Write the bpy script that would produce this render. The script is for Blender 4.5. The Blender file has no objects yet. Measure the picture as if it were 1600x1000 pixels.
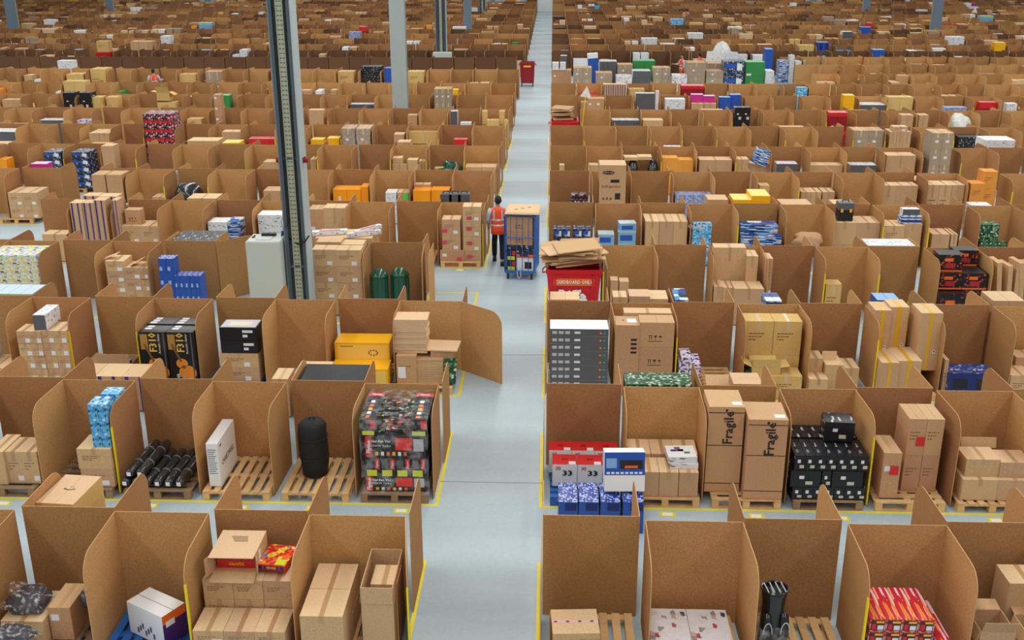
import bpy, bmesh, math, random
from mathutils import Vector, Matrix
random.seed(11)
S = bpy.context.scene
C = S.collection
PI = math.pi

# ------------------------------------------------------------------ camera
PITCH, YAW, ROLL, FPX, CAMH = .34535, -.037457, -.0022553, 1665.0, 7.868
_c, _s = math.cos(PITCH), math.sin(PITCH)
_cy, _sy = math.cos(YAW), math.sin(YAW)
_cr, _sr = math.cos(ROLL), math.sin(ROLL)
_R0 = Vector((_cy, -_sy, 0)); _DN0 = Vector((-_s * _sy, -_s * _cy, -_c))
VD = Vector((_c * _sy, _c * _cy, -_s))
VR = _R0 * _cr - _DN0 * _sr
VN = _R0 * _sr + _DN0 * _cr
cam_data = bpy.data.cameras.new('camera')
cam = bpy.data.objects.new('camera', cam_data)
C.objects.link(cam)
cam_data.sensor_width = 36.0
cam_data.lens = 36.0 * FPX / 1600.0
cam_data.clip_end = 400
_m = Matrix.Identity(4)
for _i in range(3):
    _m[_i][0] = VR[_i]; _m[_i][1] = -VN[_i]; _m[_i][2] = -VD[_i]
_m[2][3] = CAMH
cam.matrix_world = _m
S.camera = cam

# ------------------------------------------------------------------ light and exposure
S.view_settings.view_transform = 'Standard'
S.view_settings.look = 'None'
S.view_settings.gamma = 1.0
S.view_settings.use_curve_mapping = False
S.view_settings.exposure = -0.09
world = bpy.data.worlds.new('hall_air'); S.world = world
world.use_nodes = True
world.node_tree.nodes['Background'].inputs[0].default_value = (0.93, 0.97, 1.0, 1)
world.node_tree.nodes['Background'].inputs[1].default_value = 0.36
STRIP_POWER = 1500.0
for _x in (-39, -26, -13, 0, 13, 26, 39):
    for _y, _l, _p in ((25, 66, 1.0), (91, 66, .66)):      # near strips added on behind the camera to brighten front faces; far strips dimmed
        ld = bpy.data.lights.new('hall_lights', 'AREA')
        ld.shape = 'RECTANGLE'; ld.size = 1.6; ld.size_y = _l
        ld.energy = STRIP_POWER * 1.9 * _p
        ld.color = (1.0, 0.965, 0.90)
        lo = bpy.data.objects.new('hall_lights', ld); C.objects.link(lo)
        lo.location = (_x, _y, 12.5)

def at(px, py, T):
    """point on the vertical plane Y=T seen at pixel px,py"""
    d = VD + VR * ((px - 800) / FPX) + VN * ((py - 500) / FPX)
    k = T / d.y
    return d.x * k, CAMH + d.z * k
def onz(px, py, z=0.0):
    d = VD + VR * ((px - 800) / FPX) + VN * ((py - 500) / FPX)
    k = (z - CAMH) / d.z
    return d.x * k, d.y * k

# ------------------------------------------------------------------ materials
def lin(c):
    return tuple(((v / 255) / 12.92 if v / 255 <= .04045 else ((v / 255 + .055) / 1.055) ** 2.4) for v in c)
MC = {}
def mat(name, rgb, rough=.6, metal=0.0, noise=.0, scale=40, rnd=0.0, alpha=1.0, trans=0.0, spec=.5, bump=0.0, coat=0.0):
    if name in MC: return MC[name]
    m = bpy.data.materials.new(name); m.use_nodes = True
    nt = m.node_tree; b = nt.nodes['Principled BSDF']
    col = (*lin(rgb), 1)
    b.inputs['Base Color'].default_value = col
    b.inputs['Roughness'].default_value = rough
    b.inputs['Metallic'].default_value = metal
    b.inputs['Specular IOR Level'].default_value = spec
    b.inputs['Coat Weight'].default_value = coat
    if trans: b.inputs['Transmission Weight'].default_value = trans
    if alpha < 1: b.inputs['Alpha'].default_value = alpha
    if noise or rnd:
        hs = nt.nodes.new('ShaderNodeHueSaturation')
        hs.inputs['Color'].default_value = col
        val = nt.nodes.new('ShaderNodeMath'); val.operation = 'ADD'
        val.inputs[0].default_value = 1.0
        if noise:
            tc = nt.nodes.new('ShaderNodeTexCoord')
            nz = nt.nodes.new('ShaderNodeTexNoise'); nz.inputs['Scale'].default_value = scale
            nz.inputs['Detail'].default_value = 3
            nt.links.new(tc.outputs['Object'], nz.inputs['Vector'])
            mr = nt.nodes.new('ShaderNodeMapRange')
            mr.inputs['From Min'].default_value = .3; mr.inputs['From Max'].default_value = .7
            mr.inputs['To Min'].default_value = -noise; mr.inputs['To Max'].default_value = noise
            nt.links.new(nz.outputs['Fac'], mr.inputs['Value'])
            nt.links.new(mr.outputs['Result'], val.inputs[0])
            a2 = nt.nodes.new('ShaderNodeMath'); a2.operation = 'ADD'; a2.inputs[1].default_value = 1.0
            nt.links.new(mr.outputs['Result'], a2.inputs[0])
            nt.links.new(a2.outputs[0], val.inputs[0])
            if bump:
                bp = nt.nodes.new('ShaderNodeBump'); bp.inputs['Strength'].default_value = bump
                bp.inputs['Distance'].default_value = .02
                nt.links.new(nz.outputs['Fac'], bp.inputs['Height'])
                nt.links.new(bp.outputs['Normal'], b.inputs['Normal'])
        if rnd:
            oi = nt.nodes.new('ShaderNodeObjectInfo')
            m2 = nt.nodes.new('ShaderNodeMapRange')
            m2.inputs['To Min'].default_value = -rnd; m2.inputs['To Max'].default_value = rnd
            nt.links.new(oi.outputs['Random'], m2.inputs['Value'])
            nt.links.new(m2.outputs['Result'], val.inputs[1])
            mh = nt.nodes.new('ShaderNodeMapRange')
            mh.inputs['To Min'].default_value = .494; mh.inputs['To Max'].default_value = .508
            nt.links.new(oi.outputs['Random'], mh.inputs['Value'])
            nt.links.new(mh.outputs['Result'], hs.inputs['Hue'])
        else:
            val.inputs[1].default_value = 0
        nt.links.new(val.outputs[0], hs.inputs['Value'])
        nt.links.new(hs.outputs['Color'], b.inputs['Base Color'])
    MC[name] = m
    return m

def printed(name, palette, scale=(6, 6, 6), rough=.35, stripe=None):
    """small flat print: a mosaic of patches in the palette's colours"""
    if name in MC: return MC[name]
    m = bpy.data.materials.new(name); m.use_nodes = True
    nt = m.node_tree; b = nt.nodes['Principled BSDF']; b.inputs['Roughness'].default_value = rough
    tc = nt.nodes.new('ShaderNodeTexCoord'); mp = nt.nodes.new('ShaderNodeMapping')
    mp.inputs['Scale'].default_value = scale
    mp.inputs['Location'].default_value = (3.3, 1.7, 5.1)
    nt.links.new(tc.outputs['Object'], mp.inputs['Vector'])
    v = nt.nodes.new('ShaderNodeTexVoronoi'); v.distance = 'CHEBYCHEV'; v.inputs['Scale'].default_value = 1
    v.inputs['Randomness'].default_value = .8
    nt.links.new(mp.outputs['Vector'], v.inputs['Vector'])
    sp = nt.nodes.new('ShaderNodeSeparateColor'); nt.links.new(v.outputs['Color'], sp.inputs['Color'])
    r = nt.nodes.new('ShaderNodeValToRGB'); r.color_ramp.interpolation = 'CONSTANT'
    e = r.color_ramp.elements
    pos = 0
    tot = sum(w for w, c in palette)
    for i, (w, c) in enumerate(palette):
        if i < 2: el = e[i]; el.position = pos / tot
        else: el = e.new(pos / tot)
        el.color = (*lin(c), 1)
        pos += w
    nt.links.new(sp.outputs['Red'], r.inputs['Fac'])
    nt.links.new(r.outputs['Color'], b.inputs['Base Color'])
    MC[name] = m
    return m

WALL_IN = mat('stall_board_inner', (195, 147, 97), .85, noise=.19, scale=70, rnd=.06, spec=.12)
WALL_OUT = mat('stall_board_outer', (172, 126, 83), .85, noise=.19, scale=70, rnd=.07, spec=.12)
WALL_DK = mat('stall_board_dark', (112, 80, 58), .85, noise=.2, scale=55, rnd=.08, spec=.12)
EDGE = mat('board_cut_edge', (206, 162, 114), .9, spec=.1)
CT = mat('carton_board', (202, 164, 124), .8, noise=.11, scale=55, rnd=.08, spec=.2)
CTR = mat('carton_board_red', (196, 150, 112), .8, noise=.11, scale=55, rnd=.07, spec=.2)
CTL = mat('carton_board_light', (224, 190, 150), .8, noise=.09, scale=55, rnd=.05, spec=.2)
CTY = mat('carton_board_yellow', (216, 180, 112), .75, noise=.11, scale=55, rnd=.06, spec=.25)
CTG = mat('carton_board_grey', (170, 150, 128), .7, noise=.05, scale=9, rnd=.06, spec=.25)
ORANGE_CT = mat('carton_board_orange', (232, 158, 70), .7, noise=.03, scale=9, rnd=.05, spec=.25)
TAPE = mat('brown_tape', (190, 148, 108), .3, rnd=.06)
TAPEW = mat('clear_tape', (214, 186, 150), .2)
TAPEY = mat('yellow_tape', (222, 172, 40), .35)
YEL = mat('yellow_edge_tape', (240, 214, 20), .45)
FLY = mat('yellow_floor_tape', (232, 214, 30), .5, noise=.06, scale=5)
INK = mat('black_ink', (38, 32, 30), .6)
INKB = mat('brown_ink', (116, 84, 58), .8)
WHITE = mat('white_paper', (236, 238, 240), .5)
LBL = mat('white_label', (230, 232, 236), .5)
RED = mat('red_print', (214, 36, 40), .4)
BLUE = mat('blue_print', (40, 88, 180), .35)
NAVY = mat('navy_print', (24, 40, 110), .35)
ORN = mat('orange_print', (238, 110, 40), .4)
PURP = mat('purple_print', (70, 40, 110), .4)
MAG = mat('magenta_print', (200, 50, 150), .4)
GRN = mat('green_print', (50, 140, 70), .45)
BLACK = mat('black_print', (26, 26, 30), .35)
GREYP = mat('grey_print', (92, 92, 96), .4)
LBLUE = mat('light_blue_print', (128, 178, 226), .4)
CYAN = mat('cyan_print', (60, 176, 222), .35)
YBOX = mat('golden_yellow_print', (250, 184, 20), .4)
WOOD = mat('pallet_timber', (212, 172, 122), .8, noise=.12, scale=6, rnd=.10, spec=.2)
WOODD = mat('weathered_pallet_timber', (150, 122, 96), .85, noise=.12, scale=6, rnd=.10, spec=.2)
WOODB = mat('blue_pallet_paint', (36, 100, 180), .6, noise=.08, scale=6, rnd=.08)
REDP = mat('red_plastic', (212, 26, 40), .35, noise=.02, scale=3)
REDD = mat('dark_red_plastic', (150, 18, 32), .4)
BLUEM = mat('blue_painted_steel', (40, 108, 190), .35)
STEEL = mat('column_paint_pale_lit', (176, 190, 192), .5, noise=.02, scale=3)
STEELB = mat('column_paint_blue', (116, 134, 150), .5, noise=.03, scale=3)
STEELD = mat('dark_steel_web_shade', (78, 92, 98), .55, noise=.03, scale=3)  # dark steel; on column webs it also paints in the recess shade
TRAY = mat('cable_tray_paint', (176, 180, 156), .5)
CAB = mat('cabinet_paint', (206, 216, 208), .45, noise=.015, scale=60)
RUB = mat('black_rubber', (22, 22, 24), .5)
BAGK = mat('black_fabric', (24, 25, 28), .75, noise=.2, scale=20, bump=.6)
DGREEN = mat('dark_green_plastic', (14, 78, 58), .22, coat=.3)
SILV = mat('silver_band', (205, 210, 215), .3, metal=.3)
VEST = mat('orange_vest', (255, 82, 38), .7)
SKIN = mat('skin', (196, 142, 116), .6)
HAIR = mat('dark_hair', (28, 22, 20), .7)
TROU = mat('black_cloth', (22, 23, 30), .9)
SHIRT = mat('pale_shirt', (190, 202, 214), .8)
def film():
    m = bpy.data.materials.new('stretch_film'); m.use_nodes = True
    nt = m.node_tree; b = nt.nodes['Principled BSDF']
    b.inputs['Base Color'].default_value = (.86, .88, .9, 1); b.inputs['Roughness'].default_value = .12
    tc = nt.nodes.new('ShaderNodeTexCoord'); n = nt.nodes.new('ShaderNodeTexNoise'); n.inputs['Scale'].default_value = 9
    n.inputs['Detail'].default_value = 4
    nt.links.new(tc.outputs['Object'], n.inputs['Vector'])
    mr = nt.nodes.new('ShaderNodeMapRange'); mr.inputs['From Min'].default_value = .45; mr.inputs['From Max'].default_value = .75
    mr.inputs['To Min'].default_value = .02; mr.inputs['To Max'].default_value = .34
    nt.links.new(n.outputs['Fac'], mr.inputs['Value']); nt.links.new(mr.outputs['Result'], b.inputs['Alpha'])
    bp = nt.nodes.new('ShaderNodeBump'); bp.inputs['Strength'].default_value = .9; bp.inputs['Distance'].default_value = .03
    nt.links.new(n.outputs['Fac'], bp.inputs['Height']); nt.links.new(bp.outputs['Normal'], b.inputs['Normal'])
    return m
FILM = film(); FILM2 = film()
for n_ in FILM2.node_tree.nodes:
    if n_.type == 'TEX_NOISE': n_.inputs['Scale'].default_value = 16
    if n_.type == 'MAP_RANGE': n_.inputs['To Max'].default_value = .75; n_.inputs['From Min'].default_value = .5

# ------------------------------------------------------------------ small mesh tools
def link(name, me, parent=None, loc=(0, 0, 0), rz=0.0):
    o = bpy.data.objects.new(name, me); C.objects.link(o)
    o.location = loc; o.rotation_euler = (0, 0, rz)
    if parent is not None: o.parent = parent
    return o
def thing(o, label, cat, group=None):
    o['label'] = label; o['category'] = cat
    if group: o['group'] = group
    LABELS.append(label)
    return o
LABELS = []
def empty(name, loc=(0, 0, 0), rz=0.0): return link(name, None, None, loc, rz)

class MB:
    def __init__(s): s.v = []; s.f = []; s.m = []; s.sm = []
    def add(s, vs, fs, mi=0, smooth=False):
        b = len(s.v); s.v += [tuple(v) for v in vs]
        for f in fs:
            s.f.append(tuple(b + i for i in f)); s.m.append(mi if isinstance(mi, int) else mi[len(s.m) % len(mi)]); s.sm.append(smooth)
    def box(s, x0, x1, y0, y1, z0, z1, mi=0, mx=None):
        vs = [Vector(p) for p in ((x0, y0, z0), (x1, y0, z0), (x1, y1, z0), (x0, y1, z0), (x0, y0, z1), (x1, y0, z1), (x1, y1, z1), (x0, y1, z1))]
        if mx is not None: vs = [mx @ v for v in vs]
        s.add(vs, [(0, 3, 2, 1), (4, 5, 6, 7), (0, 1, 5, 4), (1, 2, 6, 5), (2, 3, 7, 6), (3, 0, 4, 7)], mi)
    def tube(s, p, q, r, n=8, mi=0, r2=None):
        p = Vector(p); q = Vector(q); d = (q - p).normalized()
        a = d.orthogonal().normalized(); b = d.cross(a); r2 = r if r2 is None else r2
        vs = []
        for P, rr in ((p, r), (q, r2)):
            for i in range(n):
                t = 2 * PI * i / n; vs.append(P + (a * math.cos(t) + b * math.sin(t)) * rr)
        fs = [(i, (i + 1) % n, n + (i + 1) % n, n + i) for i in range(n)] + [tuple(range(n - 1, -1, -1)), tuple(range(n, 2 * n))]
        s.add(vs, fs, mi, False)
    def path(s, pts, r, n=6, mi=0):
        for a, b in zip(pts[:-1], pts[1:]): s.tube(a, b, r, n, mi)
    def loft(s, rings, n=14, mi=0, cap=True):
        """rings: (cx,cy,z,rx,ry)"""
        vs = []
        for (cx, cy, z, rx, ry) in rings:
            for i in range(n):
                t = 2 * PI * i / n; vs.append((cx + rx * math.cos(t), cy + ry * math.sin(t), z))
        fs = []
        for k in range(len(rings) - 1):
            for i in range(n):
                fs.append((k * n + i, k * n + (i + 1) % n, (k + 1) * n + (i + 1) % n, (k + 1) * n + i))
        if cap: fs += [tuple(range(n - 1, -1, -1)), tuple(range((len(rings) - 1) * n, len(rings) * n))]
        s.add(vs, fs, mi, True)
    def sweep(s, pts, radii, n=10, mi=0):
        """rounded limb along pts"""
        pts = [Vector(p) for p in pts]; vs = []
        for k, p in enumerate(pts):
            d = (pts[min(k + 1, len(pts) - 1)] - pts[max(k - 1, 0)]).normalized()
            a = d.cross(Vector((0, 1, 0.01))).normalized(); b = d.cross(a)
            for i in range(n):
                t = 2 * PI * i / n; vs.append(p + (a * math.cos(t) + b * math.sin(t)) * radii[k])
        fs = []
        for k in range(len(pts) - 1):
            for i in range(n):
                fs.append((k * n + i, k * n + (i + 1) % n, (k + 1) * n + (i + 1) % n, (k + 1) * n + i))
        fs += [tuple(range(n - 1, -1, -1)), tuple(range((len(pts) - 1) * n, len(pts) * n))]
        s.add(vs, fs, mi, True)
    def mesh(s, name, mats):
        me = bpy.data.meshes.new(name)
        me.from_pydata(s.v, [], s.f)
        for m in (mats if isinstance(mats, (list, tuple)) else [mats]): me.materials.append(m)
        for p, mi, sm in zip(me.polygons, s.m, s.sm): p.material_index = mi; p.use_smooth = sm
        me.update()
        return me
    def obj(s, name, mats, parent=None, loc=(0, 0, 0), rz=0.0):
        return link(name, s.mesh(name, mats), parent, loc, rz)

MESH = {}
def boxmesh(name, w, d, h, mats, seam=0):
    """box with its base centred on the origin; seam: notch along Y (1) or X (2) on the top, faces: 0 sides 1 top 2 front"""
    key = (name, round(w, 3), round(d, 3), round(h, 3), tuple(m.name for m in mats), seam)
    if key in MESH: return MESH[key]
    hw, hd, g = w / 2, d / 2, .004
    nm = len(mats); T = min(1, nm - 1); FR = min(2, nm - 1) if nm > 2 else 0
    b = MB()
    if seam == 1:
        pr = [(-hw, 0), (hw, 0), (hw, h), (g, h), (0, h - .008), (-g, h), (-hw, h)]
        vs = [(x, -hd, z) for x, z in pr] + [(x, hd, z) for x, z in pr]
        n = 7
        b.add(vs, [tuple(range(n))], FR); b.f.pop(); b.m.pop(); b.sm.pop()
        b.f += [tuple(range(n)), tuple(range(2 * n - 1, n - 1, -1))]; b.m += [FR, 0]; b.sm += [False, False]
        for i in range(n):
            j = (i + 1) % n
            b.f.append((i, n + i, n + j, j)); b.m.append(T if i in (2, 3, 4, 5) else 0); b.sm.append(False)
    elif seam == 2:
        pr = [(-hd, 0), (hd, 0), (hd, h), (g, h), (0, h - .008), (-g, h), (-hd, h)]
        vs = [(-hw, y, z) for y, z in pr] + [(hw, y, z) for y, z in pr]
        n = 7
        b.add(vs, [tuple(range(n - 1, -1, -1)), tuple(range(n, 2 * n))], 0)
        for i in range(n):
            j = (i + 1) % n
            b.f.append((i, j, n + j, n + i)); b.m.append(T if i in (2, 3, 4, 5) else (FR if i == 6 else 0)); b.sm.append(False)
    else:
        vs = [(-hw, -hd, 0), (hw, -hd, 0), (hw, hd, 0), (-hw, hd, 0), (-hw, -hd, h), (hw, -hd, h), (hw, hd, h), (-hw, hd, h)]
        b.v = vs; b.f = [(0, 3, 2, 1), (4, 5, 6, 7), (0, 1, 5, 4), (1, 2, 6, 5), (2, 3, 7, 6), (3, 0, 4, 7)]
        b.m = [0, T, FR, 0, 0, 0]; b.sm = [False] * 6
    me = b.mesh(name, mats)
    MESH[key] = me
    return me

def slab(parent, name, face, u0, v0, u1, v1, m, dims, t=.003):
    """thin slab on a face of a box thing; u,v are fractions from the face's lower left"""
    w, d, h = dims
    b = MB()
    if face == 'front':
        b.box(-w / 2 + u0 * w, -w / 2 + u1 * w, -d / 2 - t, -d / 2 + .001, v0 * h, v1 * h)
    elif face == 'top':
        b.box(-w / 2 + u0 * w, -w / 2 + u1 * w, -d / 2 + v0 * d, -d / 2 + v1 * d, h - .001, h + t)
    elif face == 'right':
        b.box(w / 2 - .001, w / 2 + t, -d / 2 + u0 * d, -d / 2 + u1 * d, v0 * h, v1 * h)
    elif face == 'left':
        b.box(-w / 2 - t, -w / 2 + .001, -d / 2 + u0 * d, -d / 2 + u1 * d, v0 * h, v1 * h)
    return b.obj(name, m, parent)

TXT = {}
def text(parent, s, size, m, loc, rot, name='lettering', bold=0.0, sx=1.0):
    key = (s, round(size, 4), m.name, bold)
    if key not in TXT:
        cu = bpy.data.curves.new('t', 'FONT'); cu.body = s; cu.size = size; cu.align_x = 'CENTER'; cu.align_y = 'CENTER'
        cu.extrude = .0008; cu.offset = bold; cu.resolution_u = 1
        o = bpy.data.objects.new('t', cu); C.objects.link(o)
        dg = bpy.context.evaluated_depsgraph_get()
        me = bpy.data.meshes.new_from_object(o.evaluated_get(dg))
        me.materials.clear(); me.materials.append(m)
        bpy.data.objects.remove(o); bpy.data.curves.remove(cu)
        TXT[key] = me
    o = link(name, TXT[key], parent, loc); o.rotation_euler = rot; o.scale = (sx, 1, 1)
    return o
def textf(parent, s, size, m, dims, u, v, turn=0, bold=0.0, face='front', sx=1.0):
    w, d, h = dims
    if face == 'front':
        return text(parent, s, size, m, (-w / 2 + u * w, -d / 2 - .005, v * h), (PI / 2, -turn, 0), bold=bold, sx=sx)
    if face == 'top':
        return text(parent, s, size, m, (-w / 2 + u * w, -d / 2 + v * d, h + .005), (0, 0, turn), bold=bold, sx=sx)
    if face == 'right':
        return text(parent, s, size, m, (w / 2 + .005, -d / 2 + u * d, v * h), (PI / 2, 0, PI / 2), bold=bold, sx=sx)

# ------------------------------------------------------------------ layout of the hall
W, P, T0 = 1.18, 3.96638, 11.053
XR, XL = -.0566, -1.6684
HP, DP = 1.4, 1.05
def TN(n): return T0 + P * n - (.7 if n >= 14 else 0)
ORD = ['front', 'second', 'third', 'fourth', 'fifth', 'sixth', 'seventh', 'eighth', 'ninth', 'tenth', 'eleventh', 'twelfth',
       'thirteenth', 'fourteenth', 'fifteenth', 'sixteenth', 'seventeenth', 'eighteenth', 'nineteenth', 'twentieth', 'twenty-first', 'twenty-second', 'twenty-third', 'twenty-fourth', 'twenty-fifth', 'twenty-sixth', 'twenty-seventh', 'twenty-eighth', 'twenty-ninth', 'thirtieth', 'thirty-first', 'thirty-second', 'thirty-third']
ORDI = ['first'] + ORD[1:]
def stall_of(X):
    return ('right', int((X - XR) // W)) if X > -.86 else ('left', int((XL - X) // W))
def where(X, Y, short=False):
    n = max(0, round((Y - T0) / P)); side, i = stall_of(X)
    back = Y - TN(n) > .02
    i = max(0, i)
    return f"{'back of ' if back else ''}{ORD[n]} row, {ORDI[min(i, 32)]} stall {side}"

# ---- the setting
def floor_mat():
    m = bpy.data.materials.new('polished_concrete'); m.use_nodes = True
    nt = m.node_tree; b = nt.nodes['Principled BSDF']; b.inputs['Roughness'].default_value = .32
    tc = nt.nodes.new('ShaderNodeTexCoord')
    n1 = nt.nodes.new('ShaderNodeTexNoise'); n1.inputs['Scale'].default_value = .5; n1.inputs['Detail'].default_value = 5
    mp = nt.nodes.new('ShaderNodeMapping'); mp.inputs['Scale'].default_value = (.25, 1.5, 1)
    nt.links.new(tc.outputs['Object'], mp.inputs['Vector']); nt.links.new(mp.outputs['Vector'], n1.inputs['Vector'])
    n2 = nt.nodes.new('ShaderNodeTexNoise'); n2.inputs['Scale'].default_value = 14; n2.inputs['Detail'].default_value = 4
    nt.links.new(tc.outputs['Object'], n2.inputs['Vector'])
    ad = nt.nodes.new('ShaderNodeMath'); ad.operation = 'MULTIPLY_ADD'; ad.inputs[1].default_value = .35
    nt.links.new(n2.outputs['Fac'], ad.inputs[0]); nt.links.new(n1.outputs['Fac'], ad.inputs[2])
    r = nt.nodes.new('ShaderNodeValToRGB')
    r.color_ramp.elements[0].position = .42; r.color_ramp.elements[0].color = (*lin((158, 176, 185)), 1)
    r.color_ramp.elements[1].position = .9; r.color_ramp.elements[1].color = (*lin((188, 205, 213)), 1)
    nt.links.new(ad.outputs[0], r.inputs['Fac'])
    nt.links.new(r.outputs['Color'], b.inputs['Base Color'])
    rr = nt.nodes.new('ShaderNodeMapRange'); rr.inputs['To Min'].default_value = .42; rr.inputs['To Max'].default_value = .62
    nt.links.new(n2.outputs['Fac'], rr.inputs['Value']); nt.links.new(rr.outputs['Result'], b.inputs['Roughness'])
    return m
FLOORM = floor_mat()
JOINT = mat('floor_joint', (128, 142, 150), .6)
b = MB(); b.box(-66, 66, -6, 124, -.25, 0)
FLOOR = b.obj('floor', FLOORM); FLOOR['kind'] = 'structure'
WALLM = mat('wall_cladding', (176, 184, 188), .6)
b = MB(); b.box(-66, 66, 124, 124.3, 0, 13); o = b.obj('wall_back', WALLM); o['kind'] = 'structure'
b = MB(); b.box(-66.3, -66, -6, 124.3, 0, 13); o = b.obj('wall_left', WALLM); o['kind'] = 'structure'
b = MB(); b.box(66, 66.3, -6, 124.3, 0, 13); o = b.obj('wall_right', WALLM); o['kind'] = 'structure'
# the white loading door at the end of the aisle
DOORM = mat('white_door', (222, 230, 232), .4)
door = empty('door_1', (-.7, 123.98, 0)); door['kind'] = 'structure'
b = MB(); b.box(-1.05, 1.05, -.1, 0, 0, 3.2); b.obj('door_leaf', DOORM, door)
for sx in (-1, 1):
    b = MB(); b.box(sx * 1.12 - .07, sx * 1.12 + .07, -.16, 0, 0, 3.3); b.obj('door_frame', STEELB, door)
b = MB(); b.box(-1.19, 1.19, -.16, 0, 3.2, 3.34); b.obj('door_frame', STEELB, door)
# saw joints across the aisle
for k in range(22):
    b = MB(); b.box(-1.66, -.06, -.008, .008, 0, .002); b.obj('floor_joint', JOINT, FLOOR, (0, 9.2 + k * 5.3, 0))

# yellow tape on the floor and the location stickers
for n in range(0, 9):
    T = TN(n)
    i0 = 1 if n == 3 else 0
    b = MB(); b.box(XL - 18 if n < 4 else XL - 24, XL - i0 * W + .06, T - 1.27, T - 1.22, 0, .002); b.obj('floor_tape', FLY, FLOOR)
    b = MB(); b.box(XL - i0 * W + .01, XL - i0 * W + .06, T - 1.22, T + 1.25, 0, .002); b.obj('floor_tape', FLY, FLOOR)
    b = MB(); b.box(XR - .07, XR + 18, T - 1.27, T - 1.22, 0, .002); b.obj('floor_tape', FLY, FLOOR)
    b = MB(); b.box(XR - .07, XR - .02, T - 1.22, T + 1.25, 0, .002); b.obj('floor_tape', FLY, FLOOR)
x0, y0 = onz(676, 457); x1, y1 = onz(748, 457)
b = MB(); b.box(x0, x1, y0 - .03, y0 + .03, 0, .002); b.obj('floor_tape', FLY, FLOOR)
b = MB(); b.box(x1 - .05, x1, y0 - 2.6, y0 - .03, 0, .002); b.obj('floor_tape', FLY, FLOOR)
bm_lab = MB(); bm_lab.box(-.11, .11, -.07, .07, 0, .002)
lab_me = bm_lab.mesh('floor_label', FLY)
bm_l2 = MB(); bm_l2.box(-.075, .075, -.04, .04, .002, .003); lab2 = bm_l2.mesh('code_print', WHITE)
bm_l3 = MB()
for q in range(3): bm_l3.box(-.06 + q * .045, -.03 + q * .045, -.015, .015, .003, .004)
lab3 = bm_l3.mesh('ink', GREYP)
for n in range(0, 5):
    for i in range(0, 9):
        for sgn, X in ((1, XR + (i + .55) * W), (-1, XL - (i + .45) * W)):
            if (n, sgn, i) in ((3, -1, 0), (3, 1, 0)): continue
            o = link('floor_label', lab_me, FLOOR, (X + random.uniform(-.1, .1), TN(n) - 1.38 - random.uniform(0, .05), 0))
            link('code_print', lab2, o)

# ------------------------------------------------------------------ cardboard stalls
def side_profile(d, h=HP, r=.26):
    pts = [(0, 0), (0, h)]
    for k in range(0, 7):
        a = PI / 2 * k / 6
        pts.append((-(d - r) - r * math.sin(a), h - r + r * math.cos(a)))
    pts.append((-d, 0))
    return pts
def panel_mesh(name, pts, t, m_a, m_b, swap=False):
    """pts in the (y,z) plane; +x face material a, -x face material b, cut edges lighter"""
    n = len(pts); b = MB()
    vs = [(t / 2, y, z) for y, z in pts] + [(-t / 2, y, z) for y, z in pts]
    b.v = vs; b.f = [tuple(range(n)), tuple(range(2 * n - 1, n - 1, -1))]; b.m = [0, 1]
    for i in range(n):
        j = (i + 1) % n
        b.f.append((i, n + i, n + j, j)); b.m.append(2)
    b.sm = [False] * len(b.f)
    me = b.mesh(name, [m_a, m_b, EDGE])
    bm = bmesh.new(); bm.from_mesh(me); bmesh.ops.recalc_face_normals(bm, faces=bm.faces); bm.to_mesh(me); bm.free()
    return me
TH = .010
def back_mesh(name, w, m_in, m_out, h=HP):
    # lies in XZ, inner side faces -Y
    b = MB()
    vs = [(-w / 2, -TH / 2, 0), (w / 2, -TH / 2, 0), (w / 2, TH / 2, 0), (-w / 2, TH / 2, 0), (-w / 2, -TH / 2, h), (w / 2, -TH / 2, h), (w / 2, TH / 2, h), (-w / 2, TH / 2, h)]
    b.v = vs; b.f = [(0, 3, 2, 1), (4, 5, 6, 7), (0, 1, 5, 4), (1, 2, 6, 5), (2, 3, 7, 6), (3, 0, 4, 7)]; b.m = [2, 2, 0, 2, 1, 2]; b.sm = [False] * 6
    return b.mesh(name, [m_in, m_out, EDGE])
PW = 1.135
BACK_F = back_mesh('back_panel', PW, WALL_IN, WALL_OUT)
SIDE_F = panel_mesh('side_panel', side_profile(DP), TH, WALL_IN, WALL_OUT)
SIDE_F2 = panel_mesh('side_panel', side_profile(DP), TH, WALL_OUT, WALL_IN)
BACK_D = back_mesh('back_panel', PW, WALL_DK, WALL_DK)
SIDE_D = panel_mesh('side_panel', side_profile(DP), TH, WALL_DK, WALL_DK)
bt = MB(); bt.box(-.011, .011, -DP - .004, -DP + .03, .02, HP - .3); TAPE_ME = bt.mesh('edge_tape', YEL)

NST = 0
def stall(n, side, i, facing, Y, X, dark=False, flare=(0, 0), label=None, tape=(False, False)):
    """facing +1: opens towards the camera; -1: opens away"""
    global NST
    NST += 1
    r = empty('cardboard_stall', (X, Y, 0), 0 if facing > 0 else PI)
    bo = link('back_panel', BACK_D if dark else BACK_F, r)
    for k, sx in enumerate((-1, 1)):
        me = SIDE_D if dark else (SIDE_F if sx < 0 else SIDE_F2)
        so = link('side_panel', me, r, (sx * (PW / 2 + .002), -TH / 2 - .002, 0), flare[k] * 1.0)
        if tape[k]:
            link('edge_tape', TAPE_ME, so)
    txt = label or f"brown cardboard stall open {'towards camera' if facing > 0 else 'away behind back panel'}, {ORD[n]} row, {ORDI[i]} {side} of aisle"
    thing(r, txt, 'stall', f'cardboard stalls in the {ORD[n]} row')
    return r
def lone_panel(X, Y, rz, label, me=None, tape=False):
    me = me or SIDE_F
    o = link('divider_panel', me, None, (X, Y, 0), rz)
    if tape: link('edge_tape', TAPE_ME, o)
    thing(o, label, 'divider')
    return o

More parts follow.
